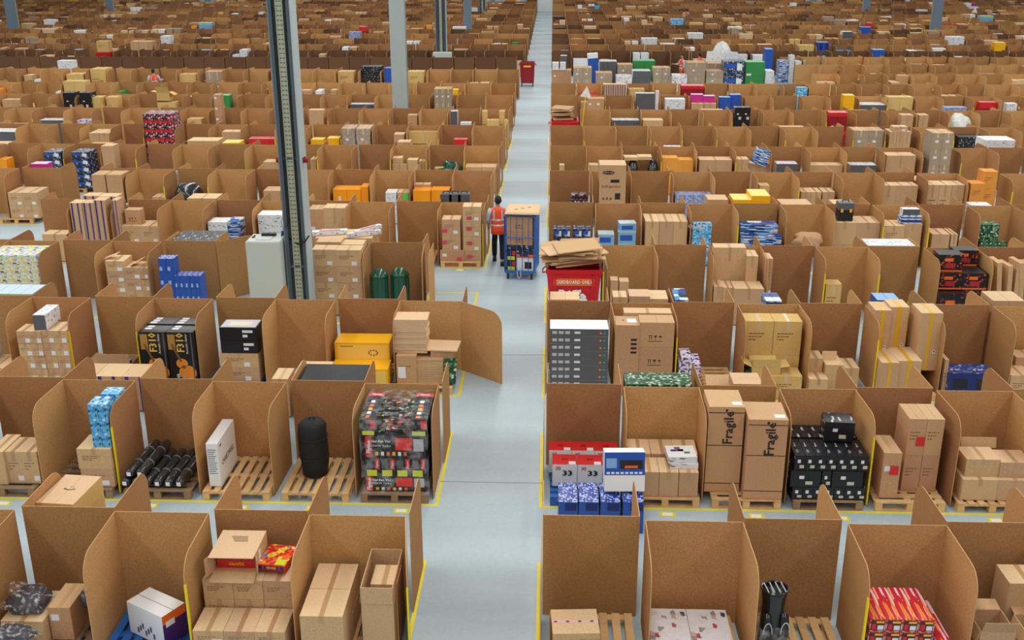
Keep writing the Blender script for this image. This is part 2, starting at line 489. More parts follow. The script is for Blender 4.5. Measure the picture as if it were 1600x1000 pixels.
skip = {('right', 3, 0), ('right', 8, 0), ('left', 3, 0), ('left', 5, 10), ('left', 4, 10), ('left', 4, 11), ('left', 4, 12), ('right', 5, 10), ('right', 6, 10)}
for n in range(0, 10):
    Y = TN(n)
    for side in ('left', 'right'):
        kmax = int({'left': 4.6 + 1.62 * n, 'right': 5.3 + 1.5 * n}[side]) + 1
        for i in range(kmax):
            if (side, n, i) in skip: continue
            if n == 3 and side == 'left' and i in (3, 4): continue      # column and cabinet stand here
            X = XR + (i + .5) * W if side == 'right' else XL - (i + .5) * W
            front = (i % 2 == 0) if side == 'left' else (i % 2 == 1)
            fl = [random.uniform(-.03, .03), random.uniform(-.03, .03)]
            if n == 2 and side == 'left' and i == 0: fl = [0, .88]
            tp = (random.random() < .3, random.random() < .3)
            if n == 0 and side == 'left' and i == 0: fl = [0, .14]
            if n <= 1 and side == 'right': tp = (i == 3 and n == 0, i == 3 and n == 1)
            if n <= 1 and side == 'left': tp = (i == 1 and n == 1, i in (0, 2, 4) and n == 0)
            if n == 1 and side == 'left' and i == 4: tp = (False, True)
            dx = random.uniform(-.012, .012)
            if front: stall(n, side, i, 1, Y, X + dx, flare=fl, tape=tp)
            else: stall(n, side, i, -1, Y + .09, X + dx, flare=fl, tape=tp)
        # closing panels at the aisle ends
        if (side, n, 0) in skip: continue
        if side == 'right': lone_panel(XR - .012, Y - .02, .0, f"loose cardboard divider closing {ORD[n]} row beside the aisle, right, camera side")
        else: lone_panel(XL + .02, Y + .08, PI, f"loose cardboard divider closing {ORD[n]} row beside the aisle, left, far side")

# the end panel that has swung open into the aisle (third row)
# dark unopened backs further away on the left
DY = 62.0
lone_panel(XL - 5 * W + .03, TN(3) + .02, 2.35, 'wide cardboard divider with yellow edge swung away behind the blue boxes, fourth row', tape=True)
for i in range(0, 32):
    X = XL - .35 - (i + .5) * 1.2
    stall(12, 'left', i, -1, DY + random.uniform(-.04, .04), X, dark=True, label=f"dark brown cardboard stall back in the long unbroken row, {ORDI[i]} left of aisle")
print('stalls', NST)

# ------------------------------------------------------------------ pallets
bp_ = MB(); bp_.box(-.0475, .0475, -.6, .6, 0, .02); 
PM = {}
def pallet(X, Y, z=0, along='y', m=None, rz=0, w=1.0, d=1.15, desc='bare timber pallet', simple=False):
    """Y is the front edge"""
    m = m or WOOD
    r = empty('wooden_pallet', (X, Y + d / 2, z), rz)
    def pc(nm, a, b2, c, loc):
        k = (nm, a, b2, c, m.name)
        if k not in PM:
            q = MB(); q.box(-a / 2, a / 2, -b2 / 2, b2 / 2, -c / 2, c / 2); PM[k] = q.mesh(nm, m)
        link(nm, PM[k], r, loc)
    if along == 'y':
        for k in range(7): pc('deck_board', .095, d, .02, (-w / 2 + .05 + k * (w - .1) / 6, 0, .132))
        for k in range(3): pc('cross_board', w, .1, .02, (0, -d / 2 + .05 + k * (d - .1) / 2, .111))
        for k in range(3): pc('bottom_board', .1, d, .018, (-w / 2 + .05 + k * (w - .1) / 2, 0, .01))
    else:
        for k in range(7): pc('deck_board', w, .095, .02, (0, -d / 2 + .05 + k * (d - .1) / 6, .132))
        for k in range(3): pc('cross_board', .1, d, .02, (-w / 2 + .05 + k * (w - .1) / 2, 0, .111))
        for k in range(3): pc('bottom_board', w, .1, .018, (0, -d / 2 + .05 + k * (d - .1) / 2, .01))
    for a in (-1, 0, 1):
        for c in (-1, 0, 1):
            pc('block', .1, .1, .082, (a * (w / 2 - .05), c * (d / 2 - .05), .06))
    thing(r, f"{desc}, {where(X, Y + .3)}", 'pallet', 'pallets under the goods')
    return r
def pal(n, side, i, **k):
    X = XR + (i + .5) * W if side == 'R' else XL - (i + .5) * W
    return pallet(X, TN(n) - 1.2, **k)

# ------------------------------------------------------------------ boxes
NC = {'cardboard_carton': 0, 'printed_box': 0}
def deco_plain(o, dims, k): pass
def deco_tape(m=TAPE, seam=1, drop=.3):
    def f(o, dims, k):
        w, d, h = dims; b = MB()
        if seam == 1:
            b.box(-.028, .028, -d / 2 - .002, d / 2, h, h + .002); b.box(-.028, .028, -d / 2 - .002, -d / 2, h * (1 - drop), h)
        else: b.box(-w / 2, w / 2, -.028, .028, h, h + .002)
        b.obj('packing_tape', m, o)
    return f
def deco_marks(tape=True, lbl=None, ink=True, tm=TAPE):
    def f(o, dims, k):
        w, d, h = dims
        if tape: deco_tape(tm)(o, dims, k)
        if lbl: slab(o, 'address_label', 'front', lbl[0], lbl[1], lbl[0] + min(.35, .11 / w), lbl[1] + min(.4, .08 / h), LBL, dims)
        if ink:
            b = MB(); y = -d / 2 - .0015
            for r_ in range(3):
                zz = h * (.62 - r_ * .09); x = -w * .36
                for q in range(5):
                    l = random.uniform(.04, .12) * w
                    b.box(x, x + l, y, y + .001, zz, zz + h * .03); x += l + .012
                    if x > -w * .36 + w * (.55 - .15 * r_): break
            b.obj('stamped_text', INKB, o)['kind'] = 'stuff'
    return f
STY = {}
def style(key, kind, mats, seam=0, deco=None, cat='box'): STY[key] = (kind, mats, seam, deco or deco_plain, cat)
style('ct', 'cardboard_carton', [CT, CTL], 1, deco_marks(True, None, False))
style('ctm', 'cardboard_carton', [CT, CTL], 1, deco_marks(True, (.62, .08), True))
style('cti', 'cardboard_carton', [CT, CTL], 1, deco_marks(True, None, True))
style('ctr', 'cardboard_carton', [CTR, CT], 1, deco_marks(True, (.1, .6), False))
style('ctrp', 'cardboard_carton', [CTR, CT], 1, deco_marks(False, None, True))
style('cty', 'yellow_carton', [CTY, CTY], 1, deco_marks(True, None, True, TAPEW))
style('ctl', 'flat_carton', [CT, CTL], 2, None)
style('ctg', 'wrapped_carton', [CTG, CT], 1, deco_marks(True, (.3, .4), False, TAPEW))
style('cto', 'orange_crate', [ORANGE_CT, ORANGE_CT], 1, deco_marks(False, None, True))
def deco_ytape(o, dims, k):
    w, d, h = dims; b = MB()
    b.box(-.04, .04, -d / 2 - .003, d / 2, h, h + .002); b.box(-.04, .04, -d / 2 - .003, -d / 2, .01, h); b.obj('yellow_tape', TAPEY, o)
    slab(o, 'address_label', 'front', .72, .3, .86, .3 + .06 / h, LBL, dims)
    slab(o, 'code_square', 'front', .76, .32, .82, .32 + .03 / h, INK, dims, .004)
style('ctyt', 'cardboard_carton', [CT, CTL], 1, deco_ytape)
def deco_fragmarks(o, dims, k):
    w, d, h = dims
    b = MB(); y = -d / 2 - .002; s = min(w, h) * .13
    x0 = w * .0
    for j in (-2.2, -1.6): b.box(x0 + j * s, x0 + (j + .18) * s, y, y + .001, h * .3, h * .3 + s * 1.2)
    b.box(x0 - 2.4 * s, x0 - 1.2 * s, y, y + .001, h * .3 + s * 1.2, h * .3 + s * 1.35)
    b.add([(x0 - .8 * s, y, h * .3 + s * 1.3), (x0 + .1 * s, y, h * .3 + s * 1.3), (x0 - .1 * s, y, h * .3 + s * .7), (x0 - .6 * s, y, h * .3 + s * .7)], [(0, 3, 2, 1)])
    b.box(x0 - .4 * s, x0 - .3 * s, y, y + .001, h * .3, h * .3 + s * .7); b.box(x0 - .6 * s, x0 - .1 * s, y, y + .001, h * .3, h * .3 + s * .1)
    b.add([(x0 + .5 * s, y, h * .3 + s * .8), (x0 + 1.1 * s, y, h * .3 + s * 1.35), (x0 + 1.7 * s, y, h * .3 + s * .8)], [(0, 2, 1)])
    b.box(x0 + 1.05 * s, x0 + 1.13 * s, y, y + .001, h * .3, h * .3 + s * .9)
    b.box(x0 - 2.6 * s, x0 + 1.8 * s, y, y + .001, h * .22, h * .22 + .01)
    b.obj('handling_symbols', INK, o)['kind'] = 'stuff'
style('ctf', 'cardboard_carton', [CTR, CT], 1, deco_fragmarks)

def put(key, X, Y, Z, w, d, h, rz=0, label='', group=None, k=0, tilt=None, dec=True):
    kind, mats, seam, deco, cat = STY[key]
    if seam and min(w, d, h) < .06: seam = 0
    me = boxmesh(kind, w, d, h, mats, seam)
    o = link(kind, me, None, (X, Y, Z), rz)
    if tilt: o.rotation_euler = (tilt[0], tilt[1], rz)
    if dec: deco(o, (w, d, h), k)
    thing(o, label, cat, group)
    NC[kind] = NC.get(kind, 0) + 1
    return o

VW = {1: [''], 2: ['lower', 'upper'], 3: ['bottom', 'middle', 'top']}
HW = {1: [''], 2: ['left', 'right'], 3: ['left', 'centre', 'right']}
DWD = {1: [''], 2: ['front', 'rear'], 3: ['front', 'inner', 'rear']}
def vword(k, n): return VW[n][k] if n <= 3 else ('bottom' if k == 0 else ('top' if k == n - 1 else ORDI[k]) ) + ' layer'
def hword(k, n): return HW[n][k] if n <= 3 else ORDI[k] + ' from left'
def dword(k, n): return DWD[n][k] if n <= 3 else ORDI[k] + ' deep'
USED = set()
def uniq(lbl):
    if lbl in USED: print('DUP', lbl)
    USED.add(lbl)
    if len(lbl.split()) > 16: print('LONG', len(lbl.split()), lbl)
    return lbl
CHK = []
def I(n, tf, xl, xr, yt, z0, dep, key, desc, nx=1, ny=1, nz=1, rz=0, gap=.006, miss=(), rest=None, h=None, dec=None, jit=.004, bot=None):
    """goods in row n, front face tf from the row's back boards; xl,xr,yt: pixel extent of the front top edge"""
    T = TN(n) + tf
    if h is not None:          # only the place is read from the photograph, not the height
        X0, _ = at(xl, yt, T); X1, _ = at(xr, yt, T); zt = z0 + h
    else:
        X0, za = at(xl, yt, T); X1, zb = at(xr, yt, T); zt = (za + zb) / 2
    if n not in (12, 13) and -1.25 <= tf <= 1.2 and X1 - X0 < W * 1.15:
        sd, i = stall_of((X0 + X1) / 2)
        a = XR + i * W if sd == 'right' else XL - (i + 1) * W
        lo, hi = a + .065, a + W - .065
        if (sd == 'left' or i > 0 or X0 > XR) and i >= 0:
            if X1 > hi: X0 -= X1 - hi; X1 = hi
            if X0 < lo: X1 = min(hi, X1 + lo - X0); X0 = lo
            if n in (2, 3) and sd == 'right' and i == 0: pass
        if tf < 0: dep = min(dep, -.02 - tf)
        elif tf < .115: T = TN(n) + .115
    zt = min(zt, z0 + 1.6 if n >= 14 else 2.1)
    CHK.append((n, desc, round(X1 - X0, 2), round(zt, 2), round(z0, 2)))
    if zt < z0 + .04: zt = z0 + .04; print('LOW', n, desc)
    w, d_, hh = (X1 - X0) / nx, dep / ny, (zt - z0) / nz
    out = []
    grp = f"{desc} in {where((X0 + X1) / 2, T)}" if nx * ny * nz > 1 else None
    for kz in range(nz):
        for ky in range(ny):
            for kx in range(nx):
                if (kx, ky, kz) in miss: continue
                if n >= 4 and ky > 0 and kz < nz - 1: continue
                X = X0 + (kx + .5) * w + random.uniform(-jit, jit) * .5; Y = T + (ky + .5) * d_
                p = ' '.join(s for s in (vword(kz, nz), hword(kx, nx), dword(ky, ny)) if s)
                lb = f"{desc}, {p + ', ' if p else ''}{where((X0 + X1) / 2, T)}"
                dd = dec if dec is not None else (ky == 0 or kz == nz - 1)
                out.append(put(key, X, Y, z0 + kz * hh, w - gap, d_ - gap, hh - .0035, rz + random.uniform(-jit, jit), uniq(lb), grp, kx + ky + kz, dec=dd))
    return out
exec_parts = True
# ------------------------------------------------------------------ printed goods
def pm(n, pal_, sc, rough=.35): return printed(n, pal_, sc, rough)
K = (26, 26, 30)
P_HP = pm('black_box_print', [(12, K), (1, (190, 190, 195)), (3, (44, 44, 50)), (.6, (120, 130, 150))], (34, 9, 34))
P_MAG = pm('magazine_print', [(14, (232, 232, 236)), (1, (180, 60, 70)), (1, (150, 140, 150)), (1, (210, 170, 150)), (.6, (60, 50, 70))], (18, 12, 50))
P_FLY = pm('mower_box_print', [(18, (34, 34, 38)), (3, (226, 60, 50)), (2, (200, 200, 200)), (1, (240, 210, 40)), (1, (90, 160, 80))], (26, 26, 26))
P_RED = pm('red_white_carton_print', [(6, (204, 30, 48)), (5, (232, 200, 214)), (2, (238, 140, 60)), (.6, (120, 20, 40))], (44, 3.2, 60))
P_BLUE = pm('blue_small_print', [(6, (36, 66, 168)), (4, (176, 192, 232)), (1, (20, 30, 90))], (44, 30, 44))
P_WB = pm('blue_white_orange_print', [(8, (214, 222, 232)), (2, (90, 150, 210)), (2, (232, 190, 110)), (2, (214, 220, 90)), (1, (60, 60, 80))], (15, 15, 26))
P_NAVY = pm('navy_ridge_print', [(6, (30, 50, 120)), (3, (70, 100, 180)), (2, (24, 26, 50)), (1, (200, 210, 230))], (22, 22, 22))
P_DRK = pm('dark_bottle_print', [(8, (34, 30, 36)), (3, (190, 190, 196)), (2, (150, 40, 50)), (1, (90, 90, 96))], (24, 24, 24))
P_BO = pm('black_orange_print', [(24, (30, 28, 32)), (1.2, (232, 84, 50)), (2, (70, 60, 64)), (1, (170, 50, 56))], (28, 28, 28))
P_RK = pm('red_black_white_print', [(6, (40, 30, 36)), (3, (214, 34, 70)), (3, (214, 214, 222)), (2, (120, 110, 120))], (20, 20, 20))
P_PUR = pm('purple_white_print', [(6, (226, 224, 234)), (3, (120, 70, 160)), (1, (60, 40, 90))], (22, 22, 40))
P_GRN = pm('green_leaf_print', [(5, (26, 84, 50)), (3, (18, 50, 36)), (2, (120, 160, 110)), (1, (210, 216, 200))], (26, 26, 26))
P_DB = pm('dark_blue_box_print', [(6, (28, 36, 60)), (3, (60, 80, 140)), (2, (30, 70, 70)), (2, (190, 194, 200))], (20, 20, 20))
P_LB = pm('pale_blue_lilac_print', [(4, (126, 160, 214)), (3, (186, 196, 224)), (1, (210, 150, 170)), (2, (96, 120, 190))], (28, 28, 28))
P_GAM = pm('toy_print', [(7, (216, 36, 40)), (6, (246, 110, 34)), (1.5, (250, 214, 60)), (1, (60, 130, 200)), (1, (240, 240, 240))], (26, 26, 30))
P_CYA = pm('sky_blue_print', [(6, (96, 186, 236)), (2, (200, 232, 250)), (.5, (50, 60, 80)), (2, (60, 140, 210))], (26, 26, 26))
P_BW = pm('blue_white_label_print', [(5, (24, 60, 140)), (4, (224, 230, 240)), (2, (60, 150, 220)), (1, (20, 24, 40))], (5, 5, 60))
P_WG = pm('white_grey_print', [(12, (228, 230, 234)), (2, (196, 202, 210)), (.6, (120, 126, 140))], (22, 22, 44))

style('hp', 'printer_box', [P_HP, P_HP, BLACK], 0, lambda o, D, k: (slab(o, 'white_sticker', 'front', .28, .5, .28 + min(.3, .07 / D[0]), .5 + min(.3, .05 / D[2]), LBL, D),
      slab(o, 'printer_picture', 'front', .5, .15, min(.95, .5 + .1 / D[0]), .35, mat('beige_print', (206, 196, 176), .5), D)))
def deco_xi(o, D, k):
    slab(o, 'white_flap_label', 'top', .66, .02, .94, .3, LBL, D); slab(o, 'handle_slot', 'top', .38, .45, .62, .6, REDD, D)
    textf(o, 'XI', .075, RED, D, .24, .82, bold=.002); textf(o, '33', .12, INK, D, .62, .6, bold=.004, sx=1.3)
style('xi', 'white_box', [WHITE, RED, WHITE], 0, deco_xi)
def deco_blue(o, D, k):
    slab(o, 'white_label', 'front', .08, .1, .5, .38, LBL, D); slab(o, 'navy_corner', 'front', .35, .72, .95, .96, NAVY, D)
style('blue', 'blue_box', [NAVY, P_BLUE, BLUE], 0, deco_blue)
style('cyan', 'blue_box', [P_CYA, P_CYA, P_CYA], 0)
style('mag', 'magazine_pack', [P_MAG, P_MAG], 0)
style('red', 'red_box', [P_RED, P_RED, P_RED], 0, lambda o, D, k: (slab(o, 'dark_front_print', 'front', .06, .08, .94, .92, mat('maroon_print', (84, 20, 34), .4), D, .002),
      slab(o, 'white_block_print', 'front', .5, .15, .88, .5, LBL, D), slab(o, 'yellow_arrows', 'front', .4, .68, .9, .84, YBOX, D), slab(o, 'red_square', 'front', .14, .15, .4, .6, RED, D)))
def deco_wide(o, D, k):
    slab(o, 'bar_label', 'front', .42, .35, .52, .65, LBL, D)
    for q, cc in enumerate((RED, YBOX, GRN, CYAN)): slab(o, 'colour_dot', 'front', .82 + q * .035, .35, .845 + q * .035, .55, cc, D)
    [slab(o, 'pale_icon_block', 'front', .04 + q * .11, .3, .12 + q * .11, .7, mat('pale_grey_print', (190, 190, 196), .4), D) for q in range(3)]
style('flat', 'printed_box', [GREYP, WHITE, GREYP], 0, deco_wide)
def deco_drum(o, D, k):
    slab(o, 'pale_print_panel', 'front', .05, .12, .97, .9, mat('pale_yellow_print', (246, 206, 100), .4), D)
    if k == 0 or True:
        b = MB()
        for a in range(9):
            t = 2 * PI * a / 9; x = D[0] * .2 + math.cos(t) * .08; z = D[2] * .5 + math.sin(t) * .05
            b.box(x - .014, x + .014, -D[1] / 2 - .006, -D[1] / 2 - .004, z - .01, z + .01)
        b.obj('drum_kit_picture', INK, o)['kind'] = 'stuff'
    slab(o, 'dark_title_line', 'front', .1, .8, .34, .84, INKB, D, .004)
style('drum', 'yellow_box', [YBOX, YBOX, YBOX], 0, deco_drum)
style('dark', 'bottle_box', [P_DRK, P_DRK, P_DRK], 0)
style('bluep', 'blue_box', [BLUE, P_BLUE, BLUE], 0, lambda o, D, k: slab(o, 'pale_front_panel', 'front', .1, .12, .45, .4, mat('pale_blue_print', (170, 190, 230), .4), D))
style('wb', 'printed_box', [P_WB, P_WB, P_WB], 0)
style('navy', 'printed_box', [P_NAVY, P_NAVY, NAVY], 0, lambda o, D, k: slab(o, 'machine_picture', 'front', .2, .2, .85, .7, BLACK, D))
style('bo', 'tool_carton', [P_BO, BLACK, P_BO], 0, lambda o, D, k: (slab(o, 'orange_base_band', 'front', .0, .0, 1, .1, ORN, D), slab(o, 'orange_badge', 'front', .25, .6, .6, .8, ORN, D), slab(o, 'red_tool_picture', 'front', .3, .2, .7, .5, mat('crimson_print', (180, 40, 56), .4), D)))
style('rk', 'can_pack', [P_RK, P_RK, P_RK], 0, lambda o, D, k: slab(o, 'red_base_band', 'front', 0, 0, 1, .2, RED, D))
style('pur', 'printed_box', [P_PUR, P_PUR, P_PUR], 0)
style('grn', 'green_box', [P_GRN, P_GRN, P_GRN], 0)
style('db', 'bottle_box', [P_DB, P_DB, P_DB], 0, lambda o, D, k: (slab(o, 'blue_band', 'front', .05, .55, .6, .85, BLUE, D), slab(o, 'white_code_block', 'front', .65, .4, .92, .85, LBL, D)))
style('lb', 'blue_box', [P_LB, P_LB, P_LB], 0)
style('lbl', 'blue_box', [LBLUE, mat('pale_blue_lid', (196, 220, 236), .4), LBLUE], 0, lambda o, D, k: (slab(o, 'lime_rim', 'front', 0, .9, 1, 1, mat('lime_print', (170, 210, 150), .4), D), slab(o, 'blue_panel', 'front', .12, .2, .8, .7, BLUE, D)))
style('white', 'white_box', [WHITE, WHITE, P_WG], 0)
style('plain', 'printed_box', [WHITE, WHITE, WHITE], 0)
style('gry', 'white_box', [P_WG, P_WG, GREYP], 0)
style('bw', 'blue_box', [P_BW, P_BW, P_BW], 0)
style('orange', 'orange_box', [mat('bright_orange_print', (252, 160, 20), .4)] * 3, 0, lambda o, D, k: slab(o, 'white_label', 'front', .4, .3, .55, .6, LBL, D))
style('yel', 'yellow_box', [YBOX, mat('pale_yellow_lid', (250, 226, 110), .4), YBOX], 0)
style('mgt', 'printed_box', [MAG, mat('pale_pink_lid', (240, 190, 220), .4), MAG], 0)
style('redb', 'red_box', [RED, mat('pale_red_lid', (236, 120, 130), .4), REDD], 0, lambda o, D, k: (slab(o, 'red_top_band', 'front', 0, .8, 1, 1, RED, D), slab(o, 'white_tag', 'front', .3, .05, .6, .3, LBL, D)))
style('grnb', 'green_box', [GRN, mat('pale_green_lid', (130, 190, 140), .4), GRN], 0, lambda o, D, k: slab(o, 'white_tag', 'front', .05, .05, .3, .2, LBL, D))
style('blk', 'black_box', [BLACK, BLACK, P_HP], 0)
style('stripe', 'striped_carton', [CT, CTL], 0, lambda o, D, k: (slab(o, 'purple_stripe', 'front', .1, .0, .24, 1, mat('violet_tape', (60, 50, 140), .3), D), slab(o, 'purple_stripe', 'front', .62, .0, .74, 1, mat('violet_tape', (60, 50, 140), .3), D)))
style('blueb', 'blue_box', [BLUE, LBLUE, BLUE], 0)
style('fly', 'mower_box', [P_FLY, P_FLY, P_FLY], 0, lambda o, D, k: slab(o, 'lime_label', 'front', .12, .08, .85, .35, mat('lime_yellow_print', (214, 222, 30), .4), D))

# ---- special cartons
def open_carton(X, Y, Z, w, d, h, label, rz=0, flap=.22, m=CT, flaps=(1, 1, 1, 1), ang=(.5, .6, .4, .5), inner=None):
    """open-topped box of four walls and a bottom, with hinged flaps as parts: front, back, left, right"""
    o = empty('open_carton', (X, Y, Z), rz)
    t = .008; b = MB()
    b.box(-w / 2, w / 2, -d / 2, d / 2, 0, t); b.box(-w / 2, w / 2, -d / 2, -d / 2 + t, t, h); b.box(-w / 2, w / 2, d / 2 - t, d / 2, t, h)
    b.box(-w / 2, -w / 2 + t, -d / 2 + t, d / 2 - t, t, h); b.box(w / 2 - t, w / 2, -d / 2 + t, d / 2 - t, t, h)
    b.obj('body', m, o)
    for k, (cx, cy, L, rot) in enumerate(((0, -d / 2, w, 0), (0, d / 2, w, PI), (-w / 2, 0, d, -PI / 2), (w / 2, 0, d, PI / 2))):
        if not flaps[k]: continue
        mx = Matrix.Translation((cx, cy, h)) @ Matrix.Rotation(rot, 4, 'Z') @ Matrix.Rotation(ang[k] * PI / 2 * -1 + 0, 4, 'X')
        q = MB(); q.box(-L / 2 + .005, L / 2 - .005, -flap, 0, -.003, .003, 0, mx); q.obj('flap', m, o)
    thing(o, uniq(label), 'box')
    return o
def sheets(X, Y, Z, w, d, n, t, label, m=CT, jit=.03, cat='cardboard', grp=None, rz=0, nm='folded_carton', tilt=.02):
    """stack of flattened cartons, each one a thing"""
    out = []
    key = (nm, w, d, t, m.name)
    if key not in MESH:
        b = MB(); b.box(-w / 2, w / 2, -d / 2, d / 2, 0, t * .45); b.box(-w / 2 + .004, w / 2, -d / 2, d / 2 - .006, t * .5, t * .92)
        b.box(-w / 2, -w / 2 + .01, -d / 2, d / 2, t * .4, t * .55)
        MESH[key] = b.mesh(nm, m)
    for k in range(n):
        o = link(nm, MESH[key], None, (X + random.uniform(-jit, jit), Y + random.uniform(-jit, jit), Z + k * t), rz + random.uniform(-jit, jit) * 2)
        lb = label.replace('#', 'bottom' if k == 0 else 'top' if k == n - 1 else ORDI[k] + ' from bottom')
        thing(o, uniq(lb), cat, grp); out.append(o)
    return out
def bag(X, Y, Z, w, d, h, label, m, seed=0, name='plastic_bag', cat='bag', amp=.25, res=3):
    bm = bmesh.new(); bmesh.ops.create_icosphere(bm, subdivisions=res, radius=1)
    rr = random.Random(seed)
    ph = [(rr.uniform(2, 6), rr.uniform(2, 6), rr.uniform(2, 6), rr.uniform(0, 6)) for _ in range(6)]
    for v in bm.verts:
        c = v.co
        # pillow shape
        for a in range(2): c[a] = math.copysign(abs(c[a]) ** .62, c[a])
        k = 1 + amp * sum(math.sin(p[0] * c.x + p[1] * c.y + p[2] * c.z + p[3]) for p in ph) / 6
        v.co = Vector((c.x * w / 2 * k, c.y * d / 2 * k, max(-.5, c.z * k) * h / 1.5 + h / 3))
    me = bpy.data.meshes.new(name); bm.to_mesh(me); bm.free(); me.materials.append(m)
    for p in me.polygons: p.use_smooth = True
    o = link(name, me, None, (X, Y, Z)); thing(o, uniq(label), cat)
    return o
def wrap(X0, X1, Y0, Y1, Z0, Z1, label, rag=.02):
    """stretch film round a pallet load, slightly wrinkled"""
    nx, ny, nz = 8, 8, 8
    bm = bmesh.new()
    bmesh.ops.create_cube(bm, size=1)
    bmesh.ops.subdivide_edges(bm, edges=bm.edges[:], cuts=7, use_grid_fill=True)
    rr = random.Random(int(X0 * 100))
    for v in bm.verts:
        v.co = Vector(((X0 + X1) / 2 + v.co.x * (X1 - X0), (Y0 + Y1) / 2 + v.co.y * (Y1 - Y0), (Z0 + Z1) / 2 + v.co.z * (Z1 - Z0))) 
        s = Vector((v.co.x - (X0 + X1) / 2, v.co.y - (Y0 + Y1) / 2, 0)).normalized()
        v.co += s * rr.uniform(0, rag)
        if v.co.z > Z1 - .01: v.co.z += rr.uniform(0, rag * .5)
    bot = [f for f in bm.faces if all(v.co.z < Z0 + .01 for v in f.verts)]
    bmesh.ops.delete(bm, geom=bot, context='FACES')
    me = bpy.data.meshes.new('stretch_film'); bm.to_mesh(me); bm.free(); me.materials.append(FILM)
    for p in me.polygons: p.use_smooth = True
    o = link('stretch_film', me, None); thing(o, uniq(label), 'plastic film')
    return o

# ================================================================== FRONT ROW, left of the aisle
for i, kw in ((0, {}), (1, {}), (3, dict(m=WOODD))): pal(0, 'L', i, along='y', **kw)
pal(0, 'L', 2, along='y', m=WOODB, desc='blue painted timber pallet')
I(0, -1.17, 467, 535, 963, .15, 1.06, 'ct', 'tall plain brown carton', 1, 2, 2)
# open carton at the aisle end
X0, z = at(562, 905, T0 - 1.05); X1, _ = at(625, 905, T0 - 1.05)
X1 = min(X1, XL - .03)
oc = open_carton((X0 + X1) / 2, T0 - .62, .15, X1 - X0, .8, z - .28, 'tall open brown carton with raised flaps beside the aisle, front row', ang=(-.97, -.97, -.97, -.97), flap=.2)
put('ct', (X0 + X1) / 2 + .04, T0 - .6, .17, .3, .4, z - .4, 0, uniq('small brown carton standing inside the tall open carton, front row'))
I(0, -1.15, 300, 466, 987, .15, .45, 'ctm', 'brown carton with white label', 3, 1, 2)
I(0, -.68, 312, 462, 907, .15, .5, 'cti', 'brown carton with printed code', 3, 1, 3)
Xa, za = at(335, 895, T0 - .62)
def front_open_carton(X, Y, Z, w, d, h, label):
    o = empty('open_carton', (X, Y, Z)); t = .008; b = MB()
    b.box(-w / 2, w / 2, -d / 2, d / 2, 0, t); b.box(-w / 2, w / 2, d / 2 - t, d / 2, t, h - t); b.box(-w / 2, -w / 2 + t, -d / 2, d / 2 - t, t, h - t); b.box(w / 2 - t, w / 2, -d / 2, d / 2 - t, t, h - t)
    b.obj('body', CT, o)
    b = MB(); b.box(-w / 2 - .01, w / 2 + .0, -d / 2 - .1, d / 2, h - t, h, 0, Matrix.Translation((0, 0, .0)) @ Matrix.Rotation(.0, 4, 'X')); ld_ = b.obj('lid', CTL, o)
    b = MB()
    for q in range(6): b.box(-.06 - q * .012, .1 - q * .005, .0 + q * .022, .008 + q * .022, h, h + .002)
    b.obj('stamped_tree_picture', INKB, ld_)['kind'] = 'stuff'
    b = MB(); b.box(-w / 2, w / 2, -.17, 0, -.003, .003, 0, Matrix.Translation((0, -d / 2, .008)) @ Matrix.Rotation(.25, 4, 'X')); b.obj('flap', CT, o)
    for sx in (-1, 1):
        b = MB(); b.box(0, .14, -.003, .003, 0.01, h - .01, 0, Matrix.Translation((sx * w / 2, -d / 2, 0)) @ Matrix.Rotation(-1.2 if sx > 0 else -1.9, 4, 'Z')); b.obj('flap', CT, o)
    slab(o, 'white_label', 'right', .25, .4, .4, .8, LBL, (w, d, h))
    thing(o, uniq(label), 'box'); return o
Xl, zl_ = at(328, 868, T0 - .66); Xr, _ = at(397, 868, T0 - .66)
OW = Xr - Xl; OX = (Xl + Xr) / 2; OH = max(.2, zl_ - za)
front_open_carton(OX, T0 - .36, za + .004, OW, .5, OH, 'brown carton lying open at the front showing toy boxes, front row')
topz = za
def toybox(X, Y, Z, w, d, h, label, rz=0, tilt=None):
    o = put('gam', X, Y, Z, w, d, h, rz, uniq(label), tilt=tilt)
    return o
def deco_gam(o, D, k):
    w, d, h = D
    textf(o, 'GRAFIX', h * .5, YBOX, D, .5, .5, bold=.002)
    if d > .35:
        textf(o, 'Grafix', min(.13, w * .33), mat('gold_yellow_ink', (252, 220, 60), .4), D, .45, .62, turn=PI / 3, bold=.006, face='top')
        slab(o, 'yellow_green_panel', 'top', .6, .04, .95, .3, mat('lime_yellow_print', (214, 222, 30), .4), D)
        for q in range(5): slab(o, 'round_picture', 'front', .05 + q * .19, .15, .18 + q * .19, .8, NAVY, D)
    else: pass
style('gam', 'printed_box', [RED, P_GAM, RED], 0, deco_gam)
toybox(OX, T0 - .38, za + .014, OW - .05, .3, OH * .42, 'red toy box inside the open carton, lower, front row')
toybox(OX, T0 - .38, za + .018 + OH * .42, OW - .05, .3, OH * .42, 'red toy box inside the open carton, upper, front row')
Xb, zb = at(440, 900, T0 - .6)
toybox(Xb - .1, T0 - .34, topz + .005, .34, .44, .07, 'bright red and orange toy box lying on brown cartons, front row', rz=-.12)
